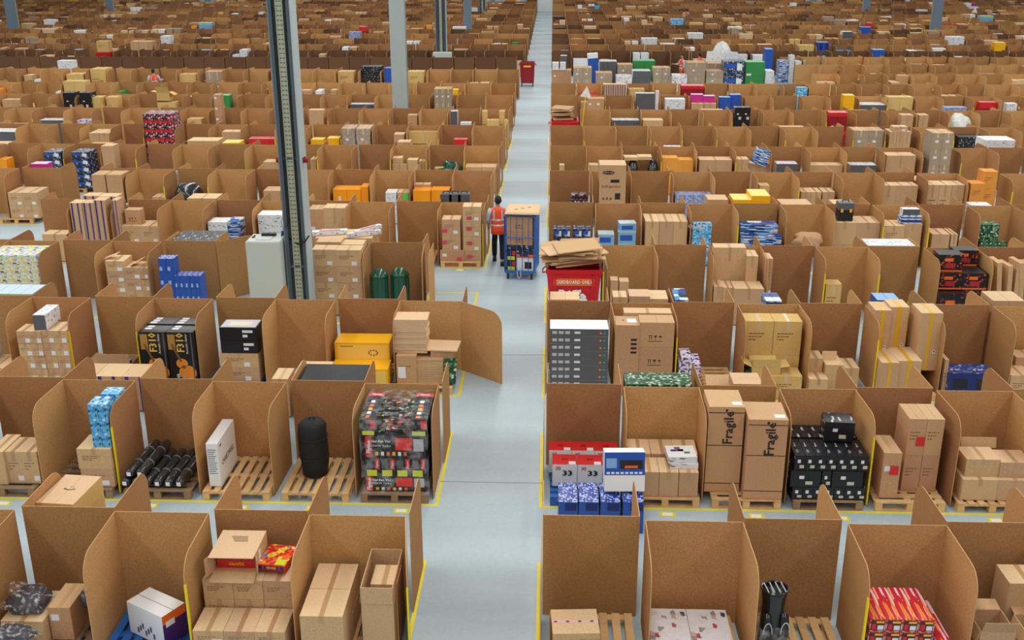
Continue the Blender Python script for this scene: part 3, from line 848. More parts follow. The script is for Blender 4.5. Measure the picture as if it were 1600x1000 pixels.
# white and purple box on the blue pallet
X0, z = at(237, 955, T0 - .8)
def deco_wp(o, D, k):
    slab(o, 'purple_face', 'right', .0, .0, 1, .72, PURP, D); slab(o, 'orange_band', 'right', 0, .72, 1, 1, ORN, D)
    slab(o, 'white_mark', 'right', .12, .6, .5, .78, WHITE, D, .005)
    b = MB()
    for q in range(7):
        b.box(-.16 + q * .045, -.13 + q * .045, -D[1] / 2 - .002, -D[1] / 2, .05 + (q % 3) * .04, .12 + (q % 3) * .04)
    b.obj('line_drawing', GREYP, o)['kind'] = 'stuff'; slab(o, 'seam', 'top', 0, .49, 1, .51, GREYP, D, .001)
style('wp', 'printed_box', [WHITE, WHITE, WHITE], 0, deco_wp)
put('wp', X0 - .02, T0 - .62, .15, .6, .34, z - .15, -.52, uniq('white box with purple and orange side on the blue pallet'))
# bagged clothes
X0, z = at(40, 990, T0 - 1.1)
I(0, -1.15, -12, 56, 990, .15, .62, 'ct', 'wide brown carton under black bags')
I(0, -.8, 96, 134, 950, .15, .5, 'ctr', 'brown carton with red edged label')
DKC = mat('dark_grey_cloth', (74, 68, 74), .6, noise=.3, scale=14, bump=.5)
Xc, zc = at(48, 940, T0 - .75)
def clothes_bag(X, Y, Z, w, d, h, label, seed):
    o = bag(X, Y, Z, w * .9, d * .9, h * .85, label, DKC, seed, amp=.35)
    q = bag(X, Y, Z, w, d, h, label + ' film', FILM2, seed + 1, amp=.6, res=4)
    LABELS.pop(); q.name = 'film_cover'; q.parent = o; q.location = (0, 0, 0)
    for k_ in ('label', 'category'): del q[k_]
    return o
clothes_bag(Xc, T0 - .62, zc - .14, .6, .48, .22, 'plastic bag of dark grey clothes, larger one on the carton, front row', 3)
Xc2, _ = at(118, 940, T0 - .7)
clothes_bag(Xc2, T0 - .45, zc - .17, .42, .42, .26, 'plastic bag of dark grey clothes, right hand one leaning on divider', 5)
clothes_bag(Xc - .05, T0 - .87, zc - .22, .5, .3, .13, 'flat plastic bag of dark clothes, lowest of the three, front row', 8)
# away bay behind: carton with smile drawing
Xd, zd = at(37, 788, T0 + .35)
Xe, _ = at(92, 788, T0 + .35)
def deco_smile(o, D, k):
    b = MB()
    for q in range(7):
        t = -PI * .15 - q * PI * .7 / 6
        b.box(math.cos(t) * .07 - .016, math.cos(t) * .07 + .016, math.sin(t) * .045 + .02, math.sin(t) * .045 + .035, D[2], D[2] + .002)
    b.box(-.01, .0, .05, .07, D[2], D[2] + .002); b.box(.02, .03, .05, .07, D[2], D[2] + .002)
    b.obj('smile_drawing', INK, o)['kind'] = 'stuff'; slab(o, 'yellow_tape', 'right', 0, .5, 1, .6, TAPEY, D)
style('smile', 'cardboard_carton', [CTY, CTL], 1, deco_smile)
put('smile', (Xd + Xe) / 2 + .03, T0 + .75, .02, .5, .74, zd - .02, -.08, uniq('tall pale carton with smile drawing on top, standing behind front row'))
# ================================================================== FRONT ROW, right
pal(0, 'R', 0, along='y'); pal(0, 'R', 1, along='y'); pal(0, 'R', 2, along='y'); pal(0, 'R', 3, along='y'); pal(0, 'R', 4, along='y', m=WOODD)
def deco_pink(o, D, k):
    slab(o, 'pink_white_tape', 'top', 0, .42, 1, .54, mat('pink_tape', (230, 196, 196), .4), D)
    for q in range(4): slab(o, 'tape_print', 'top', .05 + q * .26, .45, .12 + q * .26, .51, REDD, D, .005)
    textf(o, 'BOOSTER CODE', .045, INKB, D, .68, .72)
style('pink', 'cardboard_carton', [CT, CTL], 0, deco_pink)
X0, z = at(863, 996, T0 - 1.05); X1, _ = at(938, 990, T0 - 1.05)
put('pink', (X0 + X1) / 2 - .01, T0 - .74, .15, X1 - X0, .46, z - .15, .06, uniq('brown carton with pink printed tape beside the aisle, front row'))
I(0, -1.1, 1016, 1150, 1030, .15, .95, 'mag', 'white magazine pack under film', 2, 1, 3)
X0, _ = at(1018, 1030, T0 - 1.1); X1, _ = at(1150, 1030, T0 - 1.1); _, zz = at(1080, 1030, T0 - 1.1)
wrap(X0, X1, T0 - 1.14, T0 - .3, .15, zz + .04, 'clear film over white magazine packs, front row, second stall right')
# golf bag
def golf_bag(X, Y, Z, h, label):
    r = empty('golf_bag', (X, Y, Z), .1)
    GB = mat('glossy_black_vinyl', (20, 20, 22), .22, coat=.5)
    b = MB(); b.loft([(0, 0, 0, .14, .13), (0, 0, .05, .15, .14), (0, 0, .35, .14, .13), (0, 0, .62, .13, .12), (0, 0, h - .06, .145, .13), (0, 0, h, .15, .135)], 18)
    b.obj('bag_body', GB, r)
    b = MB()
    for k in range(24):
        a = 2 * PI * k / 24; a2 = 2 * PI * (k + 1) / 24
        b.tube((.15 * math.cos(a), .135 * math.sin(a), h), (.15 * math.cos(a2), .135 * math.sin(a2), h), .012, 6)
    b.obj('top_rim', GB, r)
    for k in range(4):
        b = MB(); b.box(-.104 + k * .065, -.092 + k * .065, -.1, .1, h - .01, h + .012); b.obj('club_divider', SILV, r)
    for sx in (-1, 1):
        b = MB(); b.loft([(sx * .1, -.1, .08, .05, .05), (sx * .1, -.11, .3, .07, .07), (sx * .1, -.1, .52, .055, .055), (sx * .09, -.09, .56, .02, .02)], 12); b.obj('side_pocket', GB, r)
        b = MB(); pts = [(sx * .1 + .05 * math.cos(t), -.17 - .01, .34 + .14 * math.sin(t)) for t in [PI * q / 8 for q in range(9)]]; b.path(pts, .006); b.obj('pocket_piping', SILV, r)
    thing(r, uniq(label), 'golf bag'); return r
X0, z = at(1212, 925, T0 - .75)
golf_bag(X0, T0 - .7, .15, z - .13, 'glossy black golf bag standing in clear plastic, front row')
wrap(X0 - .17, X0 + .18, T0 - .9, T0 - .52, .15, .52, 'crumpled clear plastic round the foot of the golf bag', .03)
I(0, -1.0, 1360, 1462, 968, .15, .62, 'red', 'red and white printed box', 4, 1, 4)
I(0, -1.08, 1466, 1488, 1004, .15, .8, 'red', 'low red printed box at right', 1, 1, 2)
X0, z = at(1535, 965, T0 - .85)
open_carton(XR + 4 * W + .30, T0 - .8, .15, .38, .42, .52, 'open brown carton with folded flaps, nearer of two, front row', ang=(.75, .1, -.9, -.9), flap=.17)
open_carton(XR + 4 * W + .82, T0 - .82, .15, .38, .42, .48, 'open brown carton with drooping front flap, right of two, front row', ang=(.85, .1, -.9, -.9), flap=.17)
I(0, -.5, 1578, 1640, 912, .15, .4, 'ct', 'tall brown carton at right edge')

# ================================================================== SECOND ROW, left
for i, al, mm in ((0, 'x', WOODD), (1, 'y', WOOD), (2, 'y', WOOD), (3, 'x', WOODD), (4, 'x', WOODD), (5, 'x', WOODD)): pal(1, 'L', i, along=al, m=mm, desc='grey weathered pallet' if mm is WOODD else 'bare timber pallet')
# lawn mower boxes
T1 = TN(1)
YB = T1 - 1.12
FX0, zl = at(571, 745, YB); FX1, _ = at(672, 745, YB)
FX0 = max(FX0, XL - W + .12); FX1 = min(FX1, XL - .12)
def deco_f1(o, D, k):
    slab(o, 'red_name_band', 'front', 0, 0, .11, 1, RED, D); textf(o, 'Flymo', .085, WHITE, D, .055, .5, turn=PI / 2, bold=.003)
    slab(o, 'red_mower_picture', 'front', .5, .35, .78, .95, mat('scarlet_print', (226, 50, 40), .35), D)
    slab(o, 'white_wheel_picture', 'front', .8, .3, .97, .9, mat('pale_grey_print', (190, 190, 196), .4), D)
    textf(o, 'Garden Vac', .06, WHITE, D, .26, .78, bold=.001); textf(o, '2700W Turbo', .05, WHITE, D, .26, .55)
    for q in range(6): slab(o, 'small_picture', 'front', .16 + q * .095, .08, .21 + q * .095, .26, (YBOX, WHITE, ORN)[q % 3], D)
style('f1', 'mower_box', [BLACK, BLACK, BLACK], 0, deco_f1)
def deco_f2(o, D, k):
    slab(o, 'lime_label', 'front', .1, .04, .78, .36, mat('lime_yellow_print', (214, 222, 30), .4), D)
    slab(o, 'red_name_band', 'front', .68, .4, .96, .96, RED, D); textf(o, 'Flymo', .05, WHITE, D, .82, .68, turn=PI / 2)
    slab(o, 'grey_text_block', 'front', .1, .45, .5, .9, GREYP, D)
style('f2', 'mower_box', [BLACK, BLACK, BLACK], 0, deco_f2)
def deco_f3(o, D, k):
    slab(o, 'lime_label', 'front', .1, .06, .85, .3, mat('lime_yellow_print', (214, 222, 30), .4), D)
    slab(o, 'red_name_band', 'front', .6, .45, .95, .96, RED, D)
    slab(o, 'red_end_band', 'top', .0, .86, 1, 1, RED, D)
    textf(o, 'Flymo', .06, WHITE, D, .5, .93, face='top', bold=.002)
    for q in range(5): slab(o, 'small_picture', 'top', .3, .05 + q * .14, .55, .14 + q * .14, (ORN, WHITE, YBOX)[q % 3], D)
style('f3', 'mower_box', [BLACK, BLACK, BLACK], 0, deco_f3)
L1h = zl - .15
put('f1', (FX0 + FX1) / 2, YB + .45, .15, FX1 - FX0 - .01, .88, L1h, 0, uniq('widest black and red mower box, bottom of the wrapped load, second row'))
_, z2 = at(620, 716, YB)
for q in range(4):
    ww = (FX1 - FX0) / 4
    put('f2', FX0 + (q + .5) * ww, YB + .45, zl, ww - .008, .88, z2 - zl - .005, 0, uniq(f'upright black box with lime label, {ORDI[q]} from left in wrapped mower load'))
_, z3 = at(620, 683, YB)
put('f1', (FX0 + FX1) / 2 + .01, YB + .45, z2 + .005, FX1 - FX0 - .02, .86, z3 - z2 - .01, 0, uniq('wide black and red mower box tilted beneath the side stacks, second row'))
LX0, z4 = at(562, 655, YB + .02); LX1, _ = at(587, 655, YB + .02); RX0, _ = at(640, 655, YB + .02); RX1, _ = at(668, 655, YB + .02)
put('f3', (LX0 + LX1) / 2, YB + .5, z3, LX1 - LX0, .95, z4 - z3, 0, uniq('long upright mower box along the left of the wrapped load'))
put('f3', (RX0 + RX1) / 2, YB + .5, z3, RX1 - RX0, .95, z4 - z3, 0, uniq('long upright mower box along the right of the wrapped load'))
for q in range(5):
    hh = .05 + q * .038
    o = put('fly', (LX1 + RX0) / 2, YB + .22 + q * .15, z3, RX0 - LX1 - .02, .14, hh, 0, uniq(f'small striped mower box, {ORDI[q]} step of the middle row in wrapped load'), dec=False)
wrap(FX0 - .03, FX1 + .03, YB - .05, YB + 1.02, .12, z4 + .03, 'clear stretch film wrapped round the mower boxes, second row', .03)
# black hold-all bag
def duffel(X, Y, Z, r, h, label):
    o = empty('duffel_bag', (X, Y, Z))
    b = MB(); b.loft([(0, 0, 0, r * .7, r * .7), (0, 0, .03, r * .9, r * .9), (.01, 0, h * .25, r, r * .95), (0, 0, h * .5, r * 1.06, r), (-.01, 0, h * .75, r * 1.04, r), (0, 0, h * .93, r, r * .95), (0, 0, h, r * .75, r * .7), (0, 0, h + .02, r * .3, r * .3)], 20)
    b.obj('bag_body', BAGK, o)
    for zz in (.36, .72):
        b = MB(); pts = [((r * 1.07) * math.cos(t), (r * 1.03) * math.sin(t), h * zz) for t in [2 * PI * q / 20 for q in range(21)]]; b.path(pts, .006, 5); b.obj('strap', RUB, o)
    b = MB(); b.path([(-.05, 0, h + .01), (-.03, 0, h + .05), (.03, 0, h + .05), (.05, 0, h + .01)], .009); b.obj('carry_handle', RUB, o)
    thing(o, uniq(label), 'bag')
X0, z = at(486, 655, T1 - .62)
duffel(X0 + .01, T1 - .62, .15, .21, z - .17, 'tall black cylindrical holdall standing on a bare pallet, second row')
# white box, leaning
X0, z = at(325, 690, T1 - 1.0)
def deco_char(o, D, k):
    b = MB()
    for r_ in range(12):
        b.box(-D[0] * .42, D[0] * (.1 + .3 * random.random()), -D[1] / 2 - .002, -D[1] / 2, D[2] * (.3 + r_ * .05), D[2] * (.315 + r_ * .05))
    b.obj('small_text', GREYP, o)['kind'] = 'stuff'
    text(o, 'CHARTWELL', .13, GREYP, (D[0] / 2 + .003, 0, D[2] * .45), (PI / 2, 0, PI / 2), sx=.8)
    slab(o, 'handle_hole', 'right', .12, .86, .2, .9, BLACK, D)
style('char', 'printed_box', [WHITE, WHITE, WHITE], 0, deco_char)
X0, z = at(318, 694, T1 - 1.02); X1, _ = at(336, 694, T1 - 1.02)
put('char', (X0 + X1) / 2 + .04, T1 - .62, .15, .17, .86, z - .15 + .02, -.0, uniq('tall slim white box with grey lettering on its side, second row'))
# black rolls
def roll(X, Y, Z, L, r, label, yaw, pitch):
    o = empty('wrapped_roll', (X, Y, Z)); o.rotation_euler = (pitch, 0, yaw)
    b = MB(); 
    vs = []; n = 14
    def ring(y, rr): return [(rr * math.cos(2 * PI * i / n), y, rr * math.sin(2 * PI * i / n)) for i in range(n)]
    prof = [(-L / 2 - .03, r * .45), (-L / 2, r * .9), (-L / 2 + .1, r), (L / 2 - .1, r), (L / 2, r * .9), (L / 2 + .03, r * .4)]
    for y, rr in prof: vs += ring(y, rr)
    fs = [(k * n + i, k * n + (i + 1) % n, (k + 1) * n + (i + 1) % n, (k + 1) * n + i) for k in range(len(prof) - 1) for i in range(n)] + [tuple(range(n - 1, -1, -1)), tuple(range((len(prof) - 1) * n, len(prof) * n))]
    b.add(vs, fs, 0, True); b.obj('roll_body', mat('black_wrapped_cloth', (40, 42, 46), .22, noise=.35, scale=22, bump=.5, coat=.5), o)
    for yy in (-.2, .22):
        b = MB(); b.tube((0, L * yy, 0), (0, L * yy + .03, 0), r * 1.03, 14); b.obj('plastic_band', mat('grey_tape', (120, 126, 130), .3), o)
    b = MB(); b.box(-.03, .03, -L / 2 - .034, -L / 2 - .02, -.03, .03); b.obj('white_tag', WHITE, o)
    thing(o, uniq(label), 'roll', 'black rolls on the pallet')
for q in range(6):
    roll(XL - 4.60 + q * .163, T1 - .62, .232, 1.02, .078, f'black plastic wrapped roll, bottom layer, {ORDI[q]} from left, second row', -.04, 0)
for q in range(2):
    roll(XL - 4.52 + q * .163, T1 - .60, .372, 1.0, .078, f'black plastic wrapped roll, top layer, {ORDI[q]} from left, second row', -.06, .0)
# two cartons and light blue boxes
I(1, -1.12, 139, 190, 733, .15, .5, 'ctm', 'lower brown carton with handling symbols', bot=1)
_, zq = at(160, 733, T1 - 1.12)
I(1, -1.12, 135, 188, 702, zq, .5, 'cti', 'upper brown carton under blue boxes')
_, zu = at(160, 702, T1 - 1.12)
I(1, -1.05, 153, 182, 632, zu, .3, 'cyan', 'sky blue printed box', 2, 1, 3)
_, zu2 = at(170, 630, T1 - 1.0)
I(1, -.60, 175, 203, 616, .15, .28, 'cyan', 'rear sky blue box', 2, 1, 4)
I(1, -1.1, -14, 10, 706, .15, .6, 'ct', 'brown carton left of pair')
I(1, -1.05, 11, 62, 706, .15, .5, 'ctm', 'brown carton with white sticker', 2)
# second row, away side: flat brown stack and black box
I(1, .25, 463, 571, 597, .15, .75, 'blk', 'black box with white lettering behind')
I(1, 1.85, 106, 232, 588, .02, .6, 'stripe', 'flat carton with violet tape', 3)
# ================================================================== SECOND ROW, right
pal(1, 'R', 0, along='x', m=WOODB, desc='blue painted timber pallet')
for i in (1, 2, 4): pal(1, 'R', i, along='x')
pal(1, 'R', 3, along='x', m=WOODD); pal(1, 'R', 5, along='y')
I(1, -.45, 856, 968, 704, .15, .32, 'xi', 'white box with red lid, rear line', 3)
I(1, -.88, 863, 942, 726, .15, .34, 'xi', 'white box with red lid, front line', 2)
for q, (a, c2) in enumerate(((872, 903), (904, 936), (938, 970), (973, 1007))):
    X0, z = at(a, 785, T1 - 1.95); X1, _ = at(c2, 785, T1 - 1.95)
    put('blue', (X0 + X1) / 2, T1 - 1.66, .002, X1 - X0 - .01, .56, z, 0, uniq(f'blue and white printed box on the floor, {ORDI[q]} from left, before second row'), 'blue boxes on the floor')
_, zt = at(940, 785, T1 - 1.95)
def deco_xer(o, D, k):
    slab(o, 'blue_print_panel', 'front', .0, .42, 1, 1, BLUE, D); slab(o, 'printer_picture', 'front', .38, .58, .95, .8, INK, D, .004)
    slab(o, 'orange_tray_picture', 'front', .5, .6, .82, .66, ORN, D, .005); slab(o, 'pale_text_block', 'front', .04, .6, .3, .85, LBLUE, D, .004)
    [slab(o, 'small_icon', 'front', .05 + q * .115, .45, .13 + q * .115, .5, WHITE, D, .004) for q in range(8)]
style('xer', 'printed_box', [WHITE, WHITE, WHITE], 0, deco_xer)
X0, _ = at(945, 740, T1 - 1.8); X1, z1 = at(1010, 712, T1 - 1.8)
put('xer', (X0 + X1) / 2, T1 - 1.62, zt + .02, X1 - X0, .26, .56, .04, uniq('large blue and white printer box standing on the blue boxes'), tilt=(-.22, 0))
I(1, -.62, 978, 1090, 709, .15, .5, 'cti', 'rear brown carton', 3)
I(1, -1.14, 1000, 1092, 738, .15, .48, 'ct', 'front brown carton', 3)
_, zc = at(1040, 738, T1 - 1.14)
def deco_mix(o, D, k):
    for q, (mm, a, c) in enumerate(((RED, .4, .5), (PURP, .15, .5), (GRN, .6, .3), (GREYP, .3, .7))): slab(o, 'print_patch', 'top', a, c, a + .2, c + .16, mm, D)
    slab(o, 'dull_red_oval', 'top', .35, .5, .6, .68, mat('dull_red', (190, 90, 90), .5), D)
style('mix', 'white_box', [P_WG, WHITE, P_WG], 0, deco_mix)
I(1, -1.02, 1047, 1092, 725, zc, .36, 'mix', 'lower white craft box on carton')
_, zc2 = at(1070, 725, T1 - 1.02)
I(1, -1.0, 1043, 1089, 714, zc2, .38, 'mix', 'upper white craft box on carton', rz=.06)
# fragile tall cartons
def deco_frag(o, D, k):
    textf(o, 'Fragile', .2, INK, D, .58, .76, turn=PI / 2, bold=.003)
    for v in (.55, .93, .1): slab(o, 'black_strap', 'front', -.005, v, 1.005, v + .008, INK, D)
    slab(o, 'glass_symbol', 'front', .47, .945, .53, .975, INK, D); slab(o, 'label_sheet', 'top', .68, .12, .95, .3, LBL, D)
style('frag', 'tall_carton', [CTR, CT, CTR], 0, deco_frag)
X0, z = at(1109, 637, T1 - 1.0); X1, _ = at(1165, 637, T1 - 1.0)
put('frag', (X0 + X1) / 2, T1 - .66, .15, X1 - X0, .62, z - .15, 0, uniq('tallest carton marked fragile, left of the pair, second row'))
X0, z = at(1172, 657, T1 - 1.2); X1, _ = at(1234, 657, T1 - 1.2)
put('frag', (X0 + X1) / 2, T1 - .86, .15, X1 - X0, .62, z - .15, -.02, uniq('tall carton marked fragile with white labels, right of the pair'))
I(1, -1.16, 1236, 1352, 762, .15, .95, 'hp', 'black box', 7, 1, 1)
_, za = at(1290, 762, T1 - 1.16)
X0, _ = at(1236, 740, T1 - 1.15); X1, zb = at(1350, 737, T1 - 1.15)
for nm_, f0, f1 in (('left wide', 0, .42), ('centre narrow', .43, .56), ('right wide', .57, 1)):
    put('hp', X0 + (X1 - X0) * (f0 + f1) / 2, T1 - 1.15 + .45, za + .002, (X1 - X0) * (f1 - f0) - .008, .9, zb - za - .005, 0, uniq(f'black printer box, {nm_} one in second layer, second row'))
I(1, -1.14, 1236, 1352, 712, zb, .55, 'hp', 'small black box', 7, 1, 1)
_, zc = at(1290, 712, T1 - 1.14)
I(1, -.58, 1236, 1340, 683, zb, .42, 'hp', 'rear black box', 6, 1, 1, dec=False)
_, zd = at(1290, 683, T1 - .58)
I(1, -.72, 1291, 1338, 660, zd, .34, 'hp', 'topmost black printer box with big label', rz=-.08)
I(1, -1.08, 1382, 1411, 708, .15, .6, 'ctr', 'slim brown carton with red square')
I(1, -.85, 1422, 1478, 655, .15, .55, 'ctrp', 'tall brown carton with red square', 2, 1, 2, dec=True)
for q, (pxx, pyy, TT) in enumerate(((1397, 735, -1.085), (1438, 690, -.855))):
    X0, z = at(pxx, pyy, T1 + TT)
    b = MB(); b.box(-.06, .06, -.004, 0, -.07, .07); o = b.obj('red_square_label', RED, None, (X0, T1 + TT - .001, z)); thing(o, f"red square label on the {'slim' if q == 0 else 'tall left'} brown carton, second row", 'label')
I(1, -1.1, 1498, 1612, 750, .15, .62, 'ct', 'low wide brown carton', 2)
_, zz = at(1550, 750, T1 - 1.1)
I(1, -1.0, 1512, 1566, 718, zz, .42, 'ct', 'brown carton on top with raised flap')
I(1, -1.02, 1572, 1622, 723, zz, .42, 'ct', 'brown carton on top at right edge')
X0, z = at(1530, 690, T1 - .5)
b = MB(); b.box(-.26, .26, -.004, .004, 0, .16); o = b.obj('loose_flap', CT, None, (X0, T1 - .5, z - .1)); o.rotation_euler = (-.3, 0, 0); thing(o, 'upright brown carton flap behind the upper cartons, second row right', 'cardboard')
I(1, -.8, 1478, 1492, 716, .15, .6, 'ct', 'brown carton by left divider')

# ================================================================== THIRD ROW, left
T2 = TN(2)
Z = .15
pal(2, 'L', 0, along='x'); pal(2, 'L', 1, along='x'); pal(2, 'L', 3, along='x', m=WOODB, desc='blue painted timber pallet'); pal(2, 'L', 4, along='x', m=WOODD)

I(2, -1.1, 611, 643, 556, Z, .35, 'ctrp', 'brown carton with white notice')
b = MB(); X0, z = at(628, 582, T2 - 1.104); b.box(-.07, .07, -.004, 0, -.11, .11); o = b.obj('notice_sheet', WHITE, None, (X0, T2 - 1.1, z)); thing(o, 'white notice sheet on the brown carton at the third row, left end', 'paper')
X0, z = at(647, 562, T2 - 1.1); X1, _ = at(692, 562, T2 - 1.1)
sheets((X0 + X1) / 2, T2 - .82, Z, X1 - X0, .5, 10, (z - Z) / 10, 'flattened carton in the lower stack, third row left end, # ', m=CT, jit=.008, grp='flattened cartons in the lower stack, third row')
X0, zq = at(616, 545, T2 - 1.0); X1, zt = at(666, 500, T2 - 1.0)
z0s = max(z, at(628, 556, T2 - 1.1)[1]) + .004
sheets((X0 + X1) / 2, T2 - .76, z0s, X1 - X0, .44, 11, (zt - z0s) / 11, 'flattened carton in the upper leaning stack, third row, # ', m=CTL, jit=.014, grp='flattened cartons in the upper stack, third row')
I(2, -.98, 672, 708, 549, Z, .42, 'cti', 'brown carton with overhanging lid')
X0, z = at(690, 549, T2 - .98)
b = MB(); b.box(-.3, .3, -.26, .26, 0, .025); o = b.obj('flat_cardboard_sheet', CTL, None, (X0 - .0, T2 - .74, z + .006), -.06); thing(o, 'flat pale carton lid beside the leaning stack, third row, left end', 'cardboard')
X0, z = at(697, 560, T2 - 1.08)
b = MB(); b.box(-.12, .12, -.012, .012, 0, z - .17); o = b.obj('leaning_box', P_GRN, None, (X0 + .05, T2 - 1.08, .16), .9); o.rotation_euler = (-.08, .12, .5); thing(o, 'green and red printed flat box leaning by the carton stacks, third row', 'box')
I(2, -1.02, 516, 603, 543, Z + .3, .5, 'drum', 'yellow drum kit box, upper one')
I(2, -1.04, 517, 606, 569, Z, .5, 'drum', 'yellow drum kit box, lower one', dec=True)
I(1, 1.7, 424, 450, 592, .02, .5, 'ct', 'flat brown carton'); I(1, 1.65, 460, 512, 583, .02, .55, 'ctl', 'low brown carton with torn paper')
X0, z = at(485, 574, T1 + 2.0); b = MB(); b.box(-.08, .08, -.05, .05, 0, .004); o = b.obj('torn_paper', WHITE, None, (X0, T1 + 1.95, at(460, 583, T1 + 1.65)[1] + .004), .5); thing(o, 'torn white paper on low brown carton between second and third rows', 'paper')
I(2, -1.06, 343, 403, 552, Z, .5, 'ctm', 'brown carton under black boxes', 1, 1, 2)
_, z = at(370, 552, T2 - 1.06)
def deco_bw(o, D, k):
    slab(o, 'white_lid_print', 'top', .03, .06, .97, .94, mat('pale_grey_print', (190, 190, 196), .4), D); slab(o, 'food_picture', 'top', .2, .3, .8, .7, mat('cream_print', (226, 210, 180), .4), D, .005)
    slab(o, 'white_logo', 'front', .62, .6, .9, .8, LBL, D); slab(o, 'white_code', 'front', .62, .25, .75, .45, LBL, D)
style('blkw', 'black_box', [BLACK, BLACK, BLACK], 0, deco_bw)
I(2, -1.06, 342, 400, 512, z, .45, 'blkw', 'black box with white lid print', 1, 1, 2)
# guitar boxes
def deco_guitar(o, D, k):
    w, d, h = D
    GO = mat('guitar_orange_print', (230, 140, 40), .35)
    b = MB(); y = -d / 2 - .003
    def disc(cx, cz, rx, rz, mi=0, yy=y, nn=16):
        vs = [(cx + rx * math.cos(2 * PI * q / nn), yy, cz + rz * math.sin(2 * PI * q / nn)) for q in range(nn)]
        b.add(vs, [tuple(range(nn))], mi)
    disc(w * .16, h * .3, w * .33, h * .13); disc(w * -.02, h * .46, w * .22, h * .085)
    b.obj('guitar_picture', GO, o)['kind'] = 'stuff'
    b = MB(); b.add([(-w * .08, y - .001, h * .48), (w * .0, y - .001, h * .5), (-w * .3, y - .001, h * .8), (-w * .37, y - .001, h * .78)], [(0, 1, 2, 3)]); disc(w * .03, h * .4, w * .08, h * .03, 0, y - .001)
    b.obj('guitar_neck_picture', INKB, o)['kind'] = 'stuff'
    b = MB(); b.add([(-w * .1, y - .0015, h * .05), (w * .06, y - .0015, h * .05), (w * .1, y - .0015, h * .3), (w * .0, y - .0015, h * .3)], [(0, 1, 2, 3)]); b.obj('hand_picture', SKIN, o)
    slab(o, 'gold_glow_print', 'front', .03, .7, .3, .96, mat('dull_gold_print', (170, 130, 60), .4), D)
    textf(o, 'F310', .19, mat('gold_ink', (226, 190, 90), .4), D, .5, .82, turn=PI / 2, bold=.004)
    textf(o, 'YAMAHA', .085, WHITE, D, .3, .13, turn=PI / 2, bold=.002); textf(o, 'Acoustic Guitar', .06, WHITE, D, .72, .8, turn=PI / 2)
    slab(o, 'grey_stripe', 'front', .88, .02, .93, .98, GREYP, D)
style('guitar', 'guitar_box', [BLACK, BLACK, BLACK], 0, deco_guitar)
style('guitarb', 'guitar_box', [BLACK, GREYP, BLACK], 0, lambda o, D, k: slab(o, 'white_top_sticker', 'top', .1, .2, .35, .8, LBL, D))
X0, z = at(216, 518, T2 - 1.14); X1, _ = at(259, 518, T2 - 1.14); X2, _ = at(302, 520, T2 - 1.14)
for c_, (a, e) in enumerate(((X0, X1), (X1, X2))):
    for q in range(6):
        put('guitar' if q == 0 else 'guitarb', (a + e) / 2, T2 - 1.09 + q * .145, .02, e - a - .012, .135, z - .02 - (0 if q == 0 else .012 * (q % 3)), random.uniform(-.01, .01), uniq(f"tall black guitar box, {('left', 'right')[c_]} line, {'frontmost' if q == 0 else ORDI[q] + ' from front'}, third row"), 'guitar boxes in the third row')
# open carton with blue inside, violet-taped flat ones in front
X0, z = at(150, 570, T2 - .9)
open_carton(X0 + .33, T2 - .62, .02, .62, .5, z - .02, 'wide open carton with blue packs inside, third row left', ang=(.9, -.9, .1, .5), flap=.22)
put('blueb', X0 + .33, T2 - .66, .04, .4, .26, z - .06, .05, uniq('blue pack lying inside the wide open carton, third row left'))
I(2, -1.14, 28, 49, 518, Z, .4, 'ctm', 'small brown carton, first column', 1, 1, 4)
I(2, -1.16, 51, 70, 519, Z, .5, 'ctm', 'small brown carton, second column', 1, 1, 4)
I(2, -1.14, 72, 92, 517, Z, .5, 'ctm', 'small brown carton, third column', 1, 1, 4)
I(2, -1.14, 92, 113, 517, Z, .5, 'ctm', 'small brown carton, last column', 1, 1, 4)
_, z = at(60, 519, T2 - 1.16)
I(2, -1.1, 50, 70, 494, z, .6, 'gry', 'long white shoe style box on top')
I(2, -1.15, -20, 1, 488, Z, .6, 'gry', 'grey white box at left edge'); I(2, -1.3, -30, 26, 575, Z, .7, 'ct', 'large plain carton at left edge', bot=1)
# ================================================================== THIRD ROW, right
pal(2, 'R', 0, along='x', m=WOODD); pal(2, 'R', 2, along='x'); pal(2, 'R', 5, along='x')
pal(2, 'R', 3, along='x'); pal(2, 'R', 6, along='y')
I(2, -1.12, 857, 950, 514, Z, .5, 'flat', 'flat grey box with white lid', 1, 1, 8)
def deco_tall(o, D, k):
    slab(o, 'white_sheet', 'front', .55, .1, .85, .24, LBL, D); slab(o, 'hand_hole', 'top', .3, .5, .38, .58, BLACK, D); slab(o, 'torn_label', 'top', .5, .3, .9, .7, LBL, D)
    b = MB(); y = -D[1] / 2 - .002; 
    for q in range(4): b.box(D[0] * .15, D[0] * .4, y, y + .001, D[2] * (.6 + q * .06), D[2] * (.63 + q * .06))
    b.obj('handling_symbols', INK, o)['kind'] = 'stuff'
style('tall', 'tall_carton', [CTR, CT, CTR], 0, deco_tall)
I(2, -1.12, 955, 993, 508, Z - .14, .5, 'tall', 'tall narrow carton with white sheet')
I(2, -1.1, 997, 1052, 504, .02, .42, 'ctf', 'brown carton with black handling symbols', 1, 1, 3)
I(2, -.6, 975, 1050, 489, .02, .3, 'ct', 'brown carton lying behind the symbols', 1, 1, 3)
I(2, -1.1, 1057, 1074, 560, Z, .45, 'pur', 'white and purple pack, left pile', 1, 1, 5); I(2, -1.12, 1075, 1093, 568, Z, .5, 'pur', 'white and purple pack, right pile', 1, 1, 4)
I(1, .3, 975, 1080, 601, .02, .5, 'grn', 'dark green tool box')
X0, z = at(1140, 590, T1 + 1.9)
